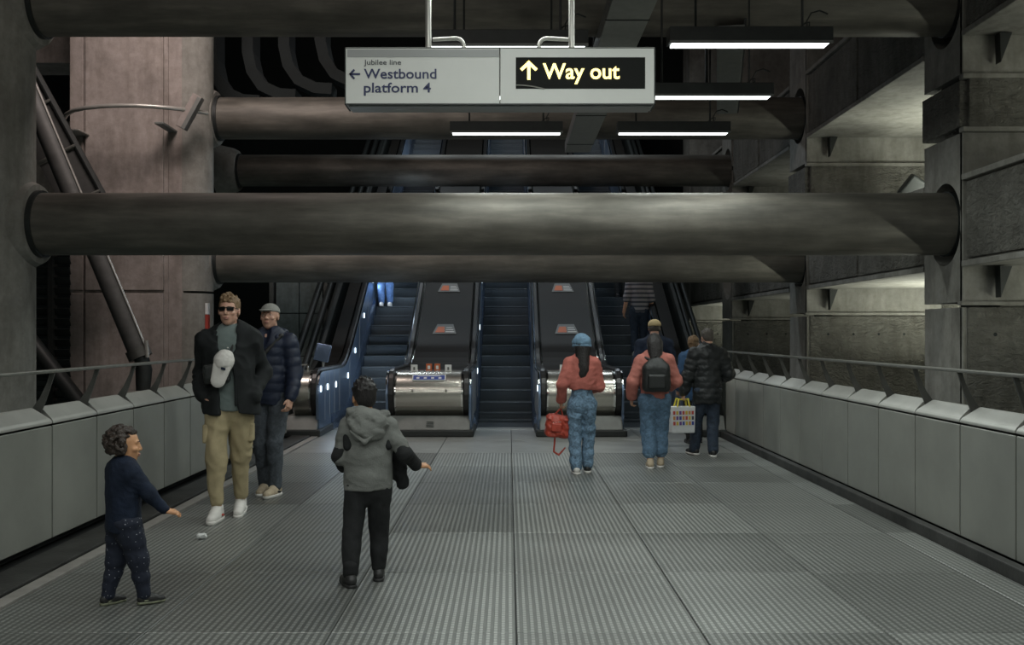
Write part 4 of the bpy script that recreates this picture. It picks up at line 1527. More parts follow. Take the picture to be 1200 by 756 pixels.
class Fig:
    """one posed figure; lengths in units of H; y = forward, x = the figure's right"""

    def __init__(s, H, feet, hands, head=(0, 0), child=0.0, lean=0.0, tyaw=0.0, bulk=1.0, hipdrop=0.0, elbow=None, shw=.095, palm=None, curl=None, headoff=(0, 0), knee_out=.0):
        s.H = H
        s.child = child
        s.bulk = bulk
        s.hh = .133 + .062 * child                     # head height
        hip_z = (.525 - .055 * child) * H - hipdrop * H
        sh_z = (.806 - .045 * child) * H
        s.cs = 1 + .12 * child
        s.hipw = .050 * H * s.cs
        s.shw = shw * H
        s.P = V(0, 0, hip_z)
        s.N = V(0, lean * H, (.845 - .05 * child) * H)
        s.W = s.P * .55 + s.N * .45
        s.C = s.P * .22 + s.N * .78
        s.tyaw = tyaw
        c, sn = math.cos(tyaw), math.sin(tyaw)
        s.sh = {}
        s.hip = {}
        for sd in (1, -1):
            s.sh[sd] = V(sd * s.shw * c, sd * s.shw * sn + lean * H * .95, sh_z)
            s.hip[sd] = s.P + V(sd * s.hipw, 0, -.01 * H)
        lt = ls = .0
        s.ank, s.knee, s.foot = {}, {}, {}
        for sd, f in zip((1, -1), feet):
            fx, fy, yaw, lift, pitch = f               # ankle position over ground, foot yaw, heel pitch
            an = V(fx * H, fy * H, (.043 + lift) * H)
            L = (hip_z - .053 * H)
            pole = V(math.sin(-yaw) * 1.0 + sd * knee_out, math.cos(yaw), 0)
            s.knee[sd], s.ank[sd] = ik(s.hip[sd], an, L * .515, L * .50, pole)
            s.foot[sd] = (yaw, pitch)
        s.elb, s.wri, s.hdir, s.pn = {}, {}, {}, {}
        la, lf = (.172 - .02 * child) * H, (.150 - .015 * child) * H
        for sd, hd in zip((1, -1), hands):
            (hx, hy, hz), dr = hd
            w = V(hx * H, hy * H, hz * H)
            pole = V(sd * .12, -1.0, -.10) if elbow is None or elbow.get(sd) is None else V(*elbow[sd])
            s.elb[sd], s.wri[sd] = ik(s.sh[sd], w, la, lf, pole)
            dr = V(*dr) if dr is not None else (s.wri[sd] - s.elb[sd])
            s.hdir[sd] = dr / np.linalg.norm(dr)
            pn = V(-sd, 0.15, 0) if palm is None or palm.get(sd) is None else V(*palm[sd])
            pn = pn - s.hdir[sd] * (pn @ s.hdir[sd])
            s.pn[sd] = pn / np.linalg.norm(pn)
        s.curl = curl or {}
        hy_, hp_ = head
        s.hR = rot(hp_, 0, hy_)                        # pitch up positive, yaw left positive
        s.hc = V(headoff[0] * H, s.N[1] + .012 * H + headoff[1] * H, H - s.hh * H * .5)

    # world-in-figure position of a point in head units
    def hp(s, x, y, z):
        return s.hc + s.hR @ V(x, y, z) * (s.hh * s.H)

    def torso(s, e=0.0, lo=0.0, k=.03, waist=1.0, hips=1.0, chestq=None, shoulder=True):
        H, b = s.H, s.bulk
        f = .66
        y = s.tyaw
        pr = [prim_rc(s.P + V(0, 0, -lo * H), s.W, .084 * H * b * hips + e, .076 * H * b * waist + e, k, flat=f + .08, yaw=y * .4),
              prim_rc(s.W, s.C, .076 * H * b * waist + e, .090 * H * b + e, k, flat=f + .04, yaw=y * .8),
              prim_rc(s.C, s.C * .45 + s.N * .55 + V(0, 0, -.012 * H), .090 * H * b + e, .074 * H * b + e, k, flat=f, yaw=y)]
        if shoulder:
            for sd in (1, -1):
                pr.append(prim_rc(s.N + V(0, -.01 * H, -.012 * H), s.sh[sd] + V(0, 0, -.004 * H), .034 * H + e * .7, .031 * H * b + e * .8, k))
        return pr

    def hem(s, z, H_=.5):
        return prim_box(V(0, 0, z * s.H - H_), (1, 1, H_), None, 0, .006, 's')

    def arm(s, sd, e0=0.0, e1=0.0, frac=1.0, k=.02, quilt=None, start=0.0):
        H, b = s.H, s.bulk ** .5
        r0, r1, r2 = .031 * H * b, .026 * H * b, .0190 * H
        A, E, W = s.sh[sd], s.elb[sd], s.wri[sd]
        pr = [prim_rc(A, E, r0 + e0, r1 + (e0 + e1) / 2, k, quilt=quilt)]
        if frac > .55:
            t = (frac - .5) / .5
            W2 = E + (W - E) * t
            pr.append(prim_rc(E, W2, r1 + (e0 + e1) / 2, r1 + (r2 - r1) * t + e1, k, quilt=quilt))
        elif frac < .5:
            pr = [prim_rc(A, A + (E - A) * frac * 2, r0 + e0, r0 + (r1 - r0) * frac * 2 + e1, k, quilt=quilt)]
        return pr

    def leg(s, sd, e0=0.0, e1=0.0, e2=0.0, frac=1.0, k=.02):
        H, b = s.H, s.bulk ** .5
        r0, r1, r2 = .052 * H * b * s.cs, .033 * H * b * s.cs, .0225 * H
        A, K, W = s.hip[sd], s.knee[sd], s.ank[sd]
        t = (frac - .5) / .5
        W2 = K + (W - K) * t
        calf = K + (W - K) * .35 + V(0, -.008 * H, 0)
        pr = [prim_rc(A, K, r0 + e0, r1 + e1, k), prim_rc(K, W2, r1 + e1, r1 + (r2 - r1) * t + e2, k)]
        if t > .4 and e1 == 0:
            pr.append(prim_el(calf, (.026 * H, .031 * H, .065 * H), k=k))
        return pr

    def hand(s, sd):
        u = s.H / 1.75 * (1 + .12 * s.child)
        w, d, n = s.wri[sd], s.hdir[sd], s.pn[sd]
        side = np.cross(d, n)
        # thumb lies towards the front (or up) of the figure
        if side[1] + .6 * side[2] < 0:
            side = -side
        Rm = np.stack([side, n, d], 1)
        pr = [prim_box(w + d * .048 * u, (.030 * u, .006 * u, .036 * u), Rm, rd=.009 * u, k=.012 * u),
              prim_rc(w - d * .01 * u, w + d * .02 * u, .021 * u, .021 * u, .015 * u, flat=1)]
        cu = s.curl.get(sd, .5)
        for i, (off, ln) in enumerate(((.029, .070), (.010, .078), (-.010, .073), (-.029, .058))):
            b = w + d * .080 * u + side * off * u
            a1 = cu * (.75 + .12 * i)
            d1 = d * math.cos(a1) + n * math.sin(a1) + side * (off * 2.2)
            d1 = d1 / np.linalg.norm(d1)
            a2 = cu * (2.0 + .15 * i)
            d2 = d * math.cos(a2) + n * math.sin(a2) + side * (off * 1.5)
            m1 = b + d1 * ln * .52 * u
            m2 = m1 + d2 * ln * .48 * u
            pr += [prim_rc(b, m1, .0088 * u, .0080 * u, .003 * u), prim_rc(m1, m2, .0080 * u, .0066 * u, .003 * u)]
        tb = w + d * .022 * u + side * .026 * u
        t1 = tb + (side * .55 + d * .75 + n * .35 * (0.5 + cu)) * .036 * u
        t2 = t1 + (side * .15 + d * .9 + n * .5 * cu) * .030 * u
        pr += [prim_rc(tb, t1, .0125 * u, .0100 * u, .006 * u), prim_rc(t1, t2, .0098 * u, .0080 * u, .003 * u)]
        return pr

    def head_prims(s):
        h = s.hh * s.H
        R = s.hR
        hp = s.hp
        k = .05 * h
        ch = s.child
        pr = [prim_el(hp(0, -.055, .13), (.335 * h, .40 * h, .37 * h), R, k),
              prim_el(hp(0, .10, -.12), (.265 * h, .275 * h, .36 * h), R, .09 * h),
              prim_el(hp(0, .20, -.38), (.13 * h, .12 * h, .11 * h), R, .08 * h),
              prim_el(hp(0, .02, -.26), (.24 * h, .22 * h, .17 * h), R, .08 * h)]
        for sd in (1, -1):
            pr.append(prim_el(hp(sd * .125, .42, .045), (.085 * h, .075 * h, .055 * h), R, .04 * h, 's'))
            pr.append(prim_el(hp(sd * .17, .27, -.09), (.10 * h, .09 * h, .07 * h), R, .06 * h))
            pr.append(prim_el(hp(sd * .335, -.02, -.03), (.035 * h, .085 * h, .125 * h), R, .02 * h))
        pr += [prim_rc(hp(-.17, .33, .12), hp(.17, .33, .12), .03 * h, .03 * h, .05 * h),
               prim_rc(hp(0, .37, .06), hp(0, (.46 - .04 * ch), -.10), .030 * h, .052 * h, .03 * h),
               prim_el(hp(0, .385, -.115), (.085 * h, .06 * h, .045 * h), R, .02 * h),
               prim_el(hp(0, .345, -.245), (.105 * h, .065 * h, .030 * h), R, .02 * h),
               prim_el(hp(0, .335, -.29), (.085 * h, .06 * h, .030 * h), R, .02 * h),
               prim_rc(s.N + V(0, -.008 * s.H, -.02 * s.H), hp(0, -.12, -.28), .036 * s.H * (1 - .05 * ch), .034 * s.H, .03 * h)]
        return pr

    def foot_prims(s, sd):
        yaw, pitch = s.foot[sd]
        H = s.H
        R = rot(0, 0, yaw) @ rot(pitch, 0, 0)
        a = s.ank[sd]
        z = lambda x, y, zz: a + R @ (V(x, y, zz) * H)
        return [prim_rc(z(0, -.012, -.015), z(0, .085, -.030), .019 * H, .012 * H, .01), prim_rc(z(0, .02, -.02), z(0, .06, -.028), .018 * H, .018 * H, .01)]

    def build_body(s, parent, mat, h):
        pr = s.torso(0, hips=.86, waist=.96) + s.head_prims()
        for sd in (1, -1):
            pr += s.arm(sd) + s.leg(sd) + s.foot_prims(sd) + s.hand(sd)
        return part('body', pr, h, mat, parent)

    def shoe(s, sd, parent, h, up, sole, size=1.0, laces=None, high=0.0, accent=None):
        yaw, pitch = s.foot[sd]
        H = s.H * size * (1 + .10 * s.child)
        R = rot(0, 0, yaw) @ rot(pitch, 0, 0)
        a = s.ank[sd].copy()
        off = .043 * s.H
        z = lambda x, y, zz: a + R @ V(x * H, y * H, zz * H - off + .0)
        pr = [prim_rc(z(0, -.022, .030), z(0, .035, .026), .0225 * H, .024 * H, .02),
              prim_rc(z(0, .035, .026), z(0, .098, .020), .024 * H, .0195 * H, .02),
              prim_rc(z(0, -.018, .035), z(0, -.008, .052 + high), .022 * H, .0235 * H, .015),
              prim_rc(z(0, -.004, .05), z(0, .045, .034), .021 * H, .018 * H, .02),
              prim_box(z(0, .04, -.02), (.09 * H, .16 * H, .0225 * H), R, .0, .002, 's')]
        o = part('shoe', pr, h, up, parent)
        pr = [prim_rc(z(0, -.020, .010), z(0, .035, .010), .0265 * H, .0255 * H, .015), prim_rc(z(0, .035, .010), z(0, .100, .012), .0255 * H, .0205 * H, .015),
              prim_box(z(0, .04, -.032), (.09 * H, .18 * H, .032 * H), R, .0, .002, 's'),
              prim_box(z(0, .04, .048), (.09 * H, .18 * H, .032 * H), R, .0, .004, 's')]
        so = part('sole', pr, h, sole, o)
        if laces is not None:
            pr = [prim_rc(z(-.014, .012 + .014 * q, .052 - .006 * q), z(.014, .012 + .014 * q, .052 - .006 * q), .0028 * H, .0028 * H, .001) for q in range(4)]
            part('laces', pr, h * .6, laces, o)
        if accent is not None:
            pr = [prim_rc(z(sx * .0235, -.004, .022), z(sx * .0225, .045, .030), .006 * H, .003 * H, .003) for sx in (-1, 1)]
            part('shoe_stripe', pr, h * .8, accent, o)
        return o

    def face(s, parent, brow, lip, h=.0025, eyes=True):
        hh = s.hh * s.H
        if eyes:
            for sd in (1, -1):
                e = part('eye', [prim_el(s.hp(sd * .125, .295 - .02 * s.child, .045), (.058 * hh, .04 * hh, .030 * hh), s.hR, .002)], h, MAT_EYE, parent)
                part('iris', [prim_el(s.hp(sd * .125, .330 - .02 * s.child, .045), (.028 * hh, .012 * hh, .028 * hh), s.hR, .002)], h * .8, MAT_IRIS, e)
        for sd in (1, -1):
            part('eyebrow', [prim_rc(s.hp(sd * .06, .375, .12), s.hp(sd * .19, .335, .135), .016 * hh, .011 * hh, .004)], h, brow, parent)
        part('lips', [prim_el(s.hp(0, .372, -.245), (.095 * hh, .045 * hh, .022 * hh), s.hR, .004), prim_el(s.hp(0, .362, -.288), (.080 * hh, .045 * hh, .024 * hh), s.hR, .004)], h, lip, parent)


def skin_mat(name, col):
    m = mat_plain(name, col, .55, 0, .06, 20, .04, 200)
    m.node_tree.nodes['Principled BSDF'].inputs['Subsurface Weight'].default_value = .08
    m.node_tree.nodes['Principled BSDF'].inputs['Subsurface Radius'].default_value = (.01, .004, .002)
    return m


def cloth(name, col, var=.15, bump=.25, bscale=160, rough=.85, nscale=10):
    return mat_plain(name, col, rough, 0, var, nscale, bump, bscale, spec=.3)


def stripes_mat(name, c1, c2, period, frac=.5, axis='z', rough=.85):
    m, nt, b = new_mat(name)
    tc = N(nt, 'ShaderNodeTexCoord').outputs['Object']
    sp = N(nt, 'ShaderNodeSeparateXYZ')
    nt.links.new(tc, sp.inputs[0])
    a = N(nt, 'ShaderNodeMath', operation='DIVIDE')
    nt.links.new(sp.outputs['xyz'.index(axis)], a.inputs[0])
    a.inputs[1].default_value = period
    f = N(nt, 'ShaderNodeMath', operation='FRACT')
    nt.links.new(a.outputs[0], f.inputs[0])
    g = N(nt, 'ShaderNodeMath', operation='GREATER_THAN')
    nt.links.new(f.outputs[0], g.inputs[0])
    g.inputs[1].default_value = frac
    mx = N(nt, 'ShaderNodeMix', data_type='RGBA')
    nt.links.new(g.outputs[0], mx.inputs[0])
    mx.inputs[6].default_value = c4(c1)
    mx.inputs[7].default_value = c4(c2)
    nt.links.new(mx.outputs[2], b.inputs['Base Color'])
    b.inputs['Roughness'].default_value = rough
    return m


def speckle_mat(name, c1, c2, scale=60, thr=.12):
    m, nt, b = new_mat(name)
    tc = N(nt, 'ShaderNodeTexCoord').outputs['Object']
    v = N(nt, 'ShaderNodeTexVoronoi', Scale=scale)
    nt.links.new(tc, v.inputs['Vector'])
    g = N(nt, 'ShaderNodeMath', operation='LESS_THAN')
    nt.links.new(v.outputs['Distance'], g.inputs[0])
    g.inputs[1].default_value = thr
    mx = N(nt, 'ShaderNodeMix', data_type='RGBA')
    nt.links.new(g.outputs[0], mx.inputs[0])
    mx.inputs[6].default_value = c4(c1)
    mx.inputs[7].default_value = c4(c2)
    nt.links.new(mx.outputs[2], b.inputs['Base Color'])
    b.inputs['Roughness'].default_value = .85
    return m


def denim_mat(name, col, mottle=.55):
    m, nt, b = new_mat(name)
    tc = coords(nt, 'obj')
    n1 = N(nt, 'ShaderNodeTexNoise', Scale=22.0, Detail=5.0, Roughness=.7, Distortion=1.0)
    nt.links.new(tc, n1.inputs['Vector'])
    cr = N(nt, 'ShaderNodeValToRGB')
    e = cr.color_ramp.elements
    e[0].position, e[0].color = .35, c4(col, 1 - mottle)
    e[1].position, e[1].color = .68, c4(col, 1 + mottle)
    nt.links.new(n1.outputs['Fac'], cr.inputs['Fac'])
    nt.links.new(cr.outputs['Color'], b.inputs['Base Color'])
    b.inputs['Roughness'].default_value = .85
    bp = N(nt, 'ShaderNodeBump', Strength=.3, Distance=.006)
    nt.links.new(n1.outputs['Fac'], bp.inputs['Height'])
    nt.links.new(bp.outputs['Normal'], b.inputs['Normal'])
    return m


MAT_EYE = mat_plain('eye_white', (.62, .60, .57), .3, 0, .02, 5, 0, 1)
MAT_IRIS = mat_plain('eye_iris', (.03, .02, .015), .2, 0, .02, 5, 0, 1)
SK_LIGHT = skin_mat('skin_light', (.52, .30, .22))
SK_MID = skin_mat('skin_tan', (.42, .235, .15))
SK_WARM = skin_mat('skin_warm', (.52, .27, .14))
LIP = skin_mat('lips', (.36, .17, .14))
HAIR_BLOND = mat_plain('hair_dark_blond', (.17, .105, .052), .6, 0, .35, 60, .8, 140, stretch=(1, 1, .3))
HAIR_BLACK = mat_plain('hair_black', (.012, .010, .010), .42, 0, .4, 60, .8, 140, stretch=(1, 1, .3))
HAIR_BROWN = mat_plain('hair_dark_brown', (.030, .020, .015), .5, 0, .5, 40, .8, 120)
HAIR_GREY = mat_plain('hair_greying_brown', (.060, .050, .042), .6, 0, .4, 50, .8, 140)
C_BLACK = cloth('black_shell_fabric', (.012, .014, .015), .3)
C_BLACK2 = cloth('black_jersey', (.016, .017, .018), .3)
C_NAVYP = cloth('navy_padded_nylon', (.014, .020, .040), .25, rough=.5)
C_BLACKP = cloth('black_padded_nylon', (.016, .018, .019), .25, rough=.42)
C_TEE = cloth('grey_green_tee', (.13, .16, .155), .12)
C_WHITE = cloth('white_cotton', (.48, .48, .47), .06)
C_KHAKI = cloth('khaki_cotton', (.33, .275, .165), .16)
C_DKJEAN = denim_mat('dark_grey_denim', (.055, .065, .078), .4)
C_JEAN = denim_mat('mottled_blue_denim', (.13, .21, .30), .62)
C_JEAN2 = denim_mat('blue_denim', (.085, .15, .23), .40)
C_NAVYJ = denim_mat('navy_denim', (.022, .034, .055), .4)
C_BRIGHTJ = denim_mat('bright_blue_denim', (.07, .14, .30), .4)
C_CORAL = cloth('coral_knit', (.42, .130, .105), .15, .4, 120)
C_PINK = cloth('dusty_pink_knit', (.42, .155, .125), .15, .4, 120)
C_NAVY = cloth('navy_jersey', (.008, .014, .030), .3)
C_SPECK = speckle_mat('speckled_navy_cotton', (.008, .012, .026), (.32, .34, .38), 48, .13)
C_GREYH = cloth('grey_marl_fleece', (.16, .165, .155), .18, .3, 110)
C_HATB = cloth('blue_denim_hat', (.13, .22, .31), .25, .5, 90)
C_CAPG = cloth('grey_cap_cloth', (.27, .27, .25), .12)
C_BEIGE = cloth('beige_cap_cloth', (.46, .36, .20), .12)
C_STRIPE = stripes_mat('grey_striped_knit', (.05, .055, .07), (.24, .23, .24), .085, .45)
C_COATB = cloth('blue_coat_cloth', (.035, .08, .16), .2)
SH_WHITE = mat_plain('white_leather', (.60, .58, .55), .5, 0, .06, 20, .1, 90)
SH_BEIGE = mat_plain('beige_suede', (.42, .34, .24), .7, 0, .1, 20, .1, 90)
SH_BLACK = mat_plain('black_leather', (.018, .018, .018), .5, 0, .2, 20, .1, 90)
SH_GREY = mat_plain('grey_green_mesh', (.17, .18, .12), .7, 0, .4, 40, .2, 90)
SH_REDA = mat_plain('red_shoe_panel', (.42, .06, .04), .5, 0, .1, 20, 0, 90)
BAG_RED = mat_plain('red_leather', (.36, .045, .025), .45, 0, .2, 18, .25, 60)
BAG_BLACK = mat_plain('black_backpack_nylon', (.010, .012, .012), .5, 0, .3, 30, .3, 90)
STRAP = mat_plain('black_webbing', (.012, .012, .012), .6, 0, .2, 30, .1, 90)
YELLOW = mat_plain('yellow_webbing', (.55, .46, .05), .6, 0, .1, 30, .1, 90)
LENS = mat_plain('dark_lens', (.006, .006, .006), .12, 0, .1, 3, 0, 1)


def scatter_on(seed, n, center, r, R, zmin=-1, front_cut=None):
    rg = np.random.RandomState(seed)
    pts = []
    while len(pts) < n:
        v = rg.normal(size=3)
        v /= np.linalg.norm(v)
        if v[2] < zmin:
            continue
        if front_cut is not None and v[1] > front_cut[0] and v[2] < front_cut[1]:
            continue
        pts.append(center + R @ (v * np.array(r) * rg.uniform(.92, 1.1)))
    return pts


def hair_short(F, parent, mat, h, top=.10, lift=.05, seed=1, spikes=40, low=-.05):
    """cap of short hair with tufts, clear of the face"""
    hh = F.hh * F.H
    R = F.hR
    pr = [prim_el(F.hp(0, -.075, .17), (.355 * hh, .415 * hh, (.36 + lift) * hh), R, .03 * hh),
          prim_el(F.hp(0, -.16, -.02), (.325 * hh, .32 * hh, .30 * hh), R, .05 * hh)]
    for p in scatter_on(seed, spikes, F.hp(0, -.07, .20), (.33 * hh, .38 * hh, (.34 + lift) * hh), R, zmin=.05):
        pr.append(prim_rc(p, p + R @ V(0, .03, .05) * hh, .05 * hh, .02 * hh, .02 * hh))
    pr.append(prim_box(F.hp(0, .50, -.15), (.5 * hh, .275 * hh, .40 * hh), R, 0, .04 * hh, 's'))
    pr.append(prim_box(F.hp(0, .20, -.42), (.6 * hh, .38 * hh, .36 * hh), R, 0, .04 * hh, 's'))
    pr.append(prim_box(F.hp(0, -.2, -.62), (.6 * hh, .6 * hh, .33 * hh), R, 0, .04 * hh, 's'))
    return part('hair', pr, h, mat, parent)


def person(label, x, y, z, rz, group=None):
    return thing('person', label, 'person', (x, y, z), rz, group)

# ================================================================== the people in the picture
PI = math.pi


def wx(px, Y):
    return (px - 596) * Y / 1200


def wz(py, Y):
    return 1.53 + (391 - py) * Y / 1200


# ---------- toddler, seen in three-quarter back view, looking to the right
p = person('toddler with dark curly hair in a navy top and speckled navy trousers, arm held out', wx(145, 5.77), 5.77, 0, math.radians(-44))
F = Fig(0.995, feet=((.075, .09, -.25, 0, 0), (-.075, -.06, .05, .0, 0)), hands=(((.215, .20, .475), (.45, 1, -.25)), ((-.13, .06, .44), (0, .3, -1))),
        head=(-.60, -.02), child=1.0, bulk=1.15, shw=.092, curl={1: .35, -1: .6}, palm={1: (-.3, .1, -1)}, elbow={1: (.6, -.6, -.6)})
h = .0055
F.build_body(p, SK_WARM, h)
F.face(p, HAIR_BROWN, LIP, .0028)
pr = F.torso(.018, lo=.02, k=.03, waist=1.10, hips=1.08) + [F.hem(.425)]
for sd in (1, -1):
    pr += F.arm(sd, .014, .010, .97)
part('sweatshirt', pr, h, C_NAVY, p, folds(.003, 3, 55, (1, 1, 1.4)))
pr = [prim_rc(F.P + V(0, 0, -.01), F.P + V(0, 0, .05), .093, .088, .02, flat=.78)]
for sd in (1, -1):
    pr += F.leg(sd, .016, .016, .012, .95)
part('trousers', pr, h, C_SPECK, p, folds(.0035, 5, 50, (1, 1, 1.2)))
hc = F.hp(0, -.10, .13)
hh = F.hh * F.H
pr = [prim_el(F.hp(0, -.13, .14), (.37 * hh, .38 * hh, .37 * hh), F.hR, .02)]
rg = np.random.RandomState(7)
for q in scatter_on(5, 210, F.hp(0, -.13, .12), (.43 * hh, .44 * hh, .43 * hh), F.hR, zmin=-.75, front_cut=(.45, .45)):
    pr.append(prim_el(q, rg.uniform(.045, .085, 3) * hh, rot(*rg.uniform(0, 3, 3)), .006))
pr.append(prim_box(F.hp(0, .50, -.17), (.34 * hh, .25 * hh, .36 * hh), F.hR, 0, .02, 's'))
part('hair', pr, .0045, HAIR_BROWN, p)
for sd in (1, -1):
    F.shoe(sd, p, .004, SH_BLACK, SH_GREY, .88, SH_GREY, accent=SH_GREY)

# ---------- boy in a grey hooded jacket, seen from behind
p = person('boy seen from behind in a grey hooded jacket with black sleeve panels, black trousers', wx(431, 6.27), 6.27, 0, math.radians(8))
F = Fig(1.235, feet=((.055, .06, -.05, 0, 0), (-.085, -.06, .35, .0, 0)), hands=(((.245, .05, .575), (.95, .25, -.05)), ((-.12, .13, .56), (.3, 1, .1))),
        head=(.35, -.05), child=.5, bulk=1.02, shw=.098, curl={1: .45, -1: .5}, palm={1: (0, .3, -1)}, elbow={1: (.5, -.5, -.9), -1: (-.3, -1, -.2)}, headoff=(-.02, 0))
h = .0065
F.build_body(p, SK_WARM, h)
F.face(p, HAIR_BLACK, LIP, .003)
hair_short(F, p, HAIR_BLACK, .005, lift=.08, seed=3, spikes=60)
pr = F.torso(.026, lo=.035, k=.03, waist=1.20, hips=1.10) + [F.hem(.468)]
for sd in (1, -1):
    pr += F.arm(sd, .014, .012, .50)
part('jacket', pr, h, C_GREYH, p, folds(.005, 9, 34, (1, 1, 1)))
for sd in (1, -1):
    E, W, A = F.elb[sd], F.wri[sd], F.sh[sd]
    part('sleeve_panel', [prim_rc(A * .25 + E * .75, E, .046, .044, .015), prim_rc(E, E * .12 + W * .88, .044, .038, .02)], h, C_BLACK2, p, folds(.004, 4, 60, (1, 1, 1)), label='black lower sleeve')
    part('cuff', [prim_rc(E * .14 + W * .86, W, .031, .030, .008)], h, C_BLACK2, p)
    # dark side panel from armpit to hem
    part('side_panel', [prim_rc(A + V(sd * .008, -.036, -.01), A + V(sd * -.002, -.052, -.12), .024, .030, .02)], h, C_BLACK2, p, label='black panel under the arm')
# hood lying on the back
N_ = F.N
hood = [prim_el(N_ + V(0, -.075, -.035), (.125, .055, .085), rot(.35, 0, 0), .03),
        prim_el(N_ + V(-.03, -.07, .035), (.10, .05, .035), rot(.2, .2, 0), .02),
        prim_el(N_ + V(0, -.105, -.075), (.09, .035, .06), rot(.3, 0, 0), .03),
        prim_rc(N_ + V(-.10, -.02, .02), N_ + V(-.09, .06, -.02), .030, .022, .02), prim_rc(N_ + V(.10, -.02, .02), N_ + V(.09, .06, -.02), .030, .022, .02)]
part('hood', hood, h, C_GREYH, p, folds(.006, 12, 50, (1, 1, 1.6)))
part('hood_lining', [prim_el(N_ + V(-.035, -.045, .046), (.075, .045, .028), rot(.2, .2, 0), .02)], h, cloth('pale_blue_lining', (.22, .27, .32)), p)
part('hood_seam', [prim_rc(N_ + V(-.10, -.10, -.07), N_ + V(-.02, -.142, -.135), .012, .014, .01), prim_rc(N_ + V(-.02, -.142, -.135), N_ + V(.10, -.10, -.03), .014, .012, .01)], h, C_GREYH, p)
# open front flapping out on the right side
part('jacket_flap', [prim_rc(F.sh[1] + V(.02, .02, -.04), V(.215, .10, .60), .022, .030, .02), prim_rc(V(.215, .10, .60), V(.20, .08, .70), .030, .040, .03), prim_el(V(.165, .09, .70), (.055, .03, .085), None, .03)], h, C_BLACK2, p, folds(.004, 2, 60, (1, 1, 1)), label='black jacket front swinging open')
part('jacket_edge', [prim_rc(F.sh[1] + V(.035, .0, .005), V(.225, .08, .66), .012, .010, .006)], h, C_GREYH, p)
pr = [prim_rc(F.P + V(0, 0, -.035), F.P + V(0, 0, .05), .112, .104, .02, flat=.80)]
for sd in (1, -1):
    pr += F.leg(sd, .010, .016, .016, .93)
part('trousers', pr, h, C_BLACK2, p, folds(.005, 15, 34, (1, 1, 1.3)))
for sd in (1, -1):
    a = F.ank[sd]
    part('hem', [prim_rc(a + V(0, -.004, .045), a + V(0, -.004, .075), .042, .045, .01, )], h, C_BLACK2, p)
    F.shoe(sd, p, .0045, SH_BLACK, SH_BLACK, 1.0, laces=C_BLACK2)

# ---------- man in sunglasses walking towards the camera
p = person('man in sunglasses with an open black jacket, khaki trousers and white trainers', wx(269, 8.5), 8.5, 0, PI + .10)
F = Fig(1.84, feet=((.045, .06, -.05, 0, 0), (-.030, -.12, .05, .004, -.12)), hands=(((.112, .035, .553), (-.75, .0, -.5)), ((-.112, .030, .553), (.75, .0, -.5))),
        head=(-.10, .05), bulk=1.0, shw=.096, curl={1: .6, -1: .6}, elbow={1: (.35, -1, 0), -1: (-.35, -1, 0)})
h = .008
F.build_body(p, SK_LIGHT, .0065)
F.face(p, HAIR_BLOND, LIP, .003, eyes=False)
hair_short(F, p, HAIR_BLOND, .0055, lift=.05, seed=11, spikes=70)
hh = F.hh * F.H
g = part('sunglasses', [prim_box(F.hp(sd * .135, .385, .045), (.105 * hh, .012 * hh, .055 * hh), F.hR @ rot(0, 0, -sd * .25), .012 * hh, .004) for sd in (1, -1)] +
         [prim_rc(F.hp(-.05, .40, .08), F.hp(.05, .40, .08), .014 * hh, .014 * hh, .004), prim_rc(F.hp(-.25, .36, .09), F.hp(.25, .36, .09), .014 * hh, .014 * hh, .003)] +
         [prim_rc(F.hp(sd * .25, .35, .08), F.hp(sd * .35, -.02, .05), .014 * hh, .012 * hh, .004) for sd in (1, -1)], .003, LENS, p)
part('tee_shirt', F.torso(.014, lo=.02, waist=1.08) + [F.hem(.485)], h, C_TEE, p, folds(.005, 21, 30, (1, 1, .6)))
pr = F.torso(.040, lo=.055, k=.03, waist=1.18, hips=1.22)
pr += [prim_box(F.W + V(.0, .20, -.05), (.062, .155, .36), rot(0, .03, 0), .01, .012, 's'), prim_box(F.N + V(0, .20, -.02), (.06, .19, .13), None, .01, .01, 's'), F.hem(.472)]
for sd in (1, -1):
    pr += F.arm(sd, .024, .018, .99)
# the open front
part('jacket', pr, h, C_BLACK, p, folds(.011, 23, 26, (1, 1, .8)))
part('hood', [prim_el(F.N + V(0, -.09, -.0), (.13, .07, .075), None, .03)] + [prim_rc(F.N + V(sd * .095, -.06, .005), F.N + V(sd * .105, .07, -.035), .040, .030, .03) for sd in (1, -1)], h, C_BLACK, p, folds(.006, 5, 50))
for sd in (1, -1):
    part('jacket_edge', [prim_rc(F.N + V(sd * .085, .10, -.05), F.W + V(sd * .068, .145, .0), .012, .011, .008), prim_rc(F.W + V(sd * .068, .145, .0), F.P + V(sd * .075, .14, -.02), .011, .011, .008)], .006, C_BLACK, p)
pr = [prim_rc(F.P + V(0, 0, -.03), F.P + V(0, 0, .07), .160, .148, .02, flat=.66)]
for sd in (1, -1):
    pr += F.leg(sd, .012, .024, .012, .90)
part('trousers', pr, h, C_KHAKI, p, folds(.009, 31, 28, (1, 1, 1.2)))
for sd in (1, -1):
    K = F.knee[sd] * .55 + F.hip[sd] * .45
    part('cargo_pocket', [prim_box(K + V(sd * .085, 0, 0), (.012, .05, .065), None, .012, .01)], .007, C_KHAKI, p)
    a = F.ank[sd] + (F.knee[sd] - F.ank[sd]) * .2
    part('trouser_cuff', [prim_rc(a, a + V(0, 0, .03), .052, .056, .01)], .007, C_KHAKI, p)
for sd in (1, -1):
    F.shoe(sd, p, .005, SH_WHITE, SH_WHITE, 1.10, laces=SH_WHITE, accent=SH_REDA if sd > 0 else None)
R_ = Matrix.Rotation(PI + .10, 4, 'Z')


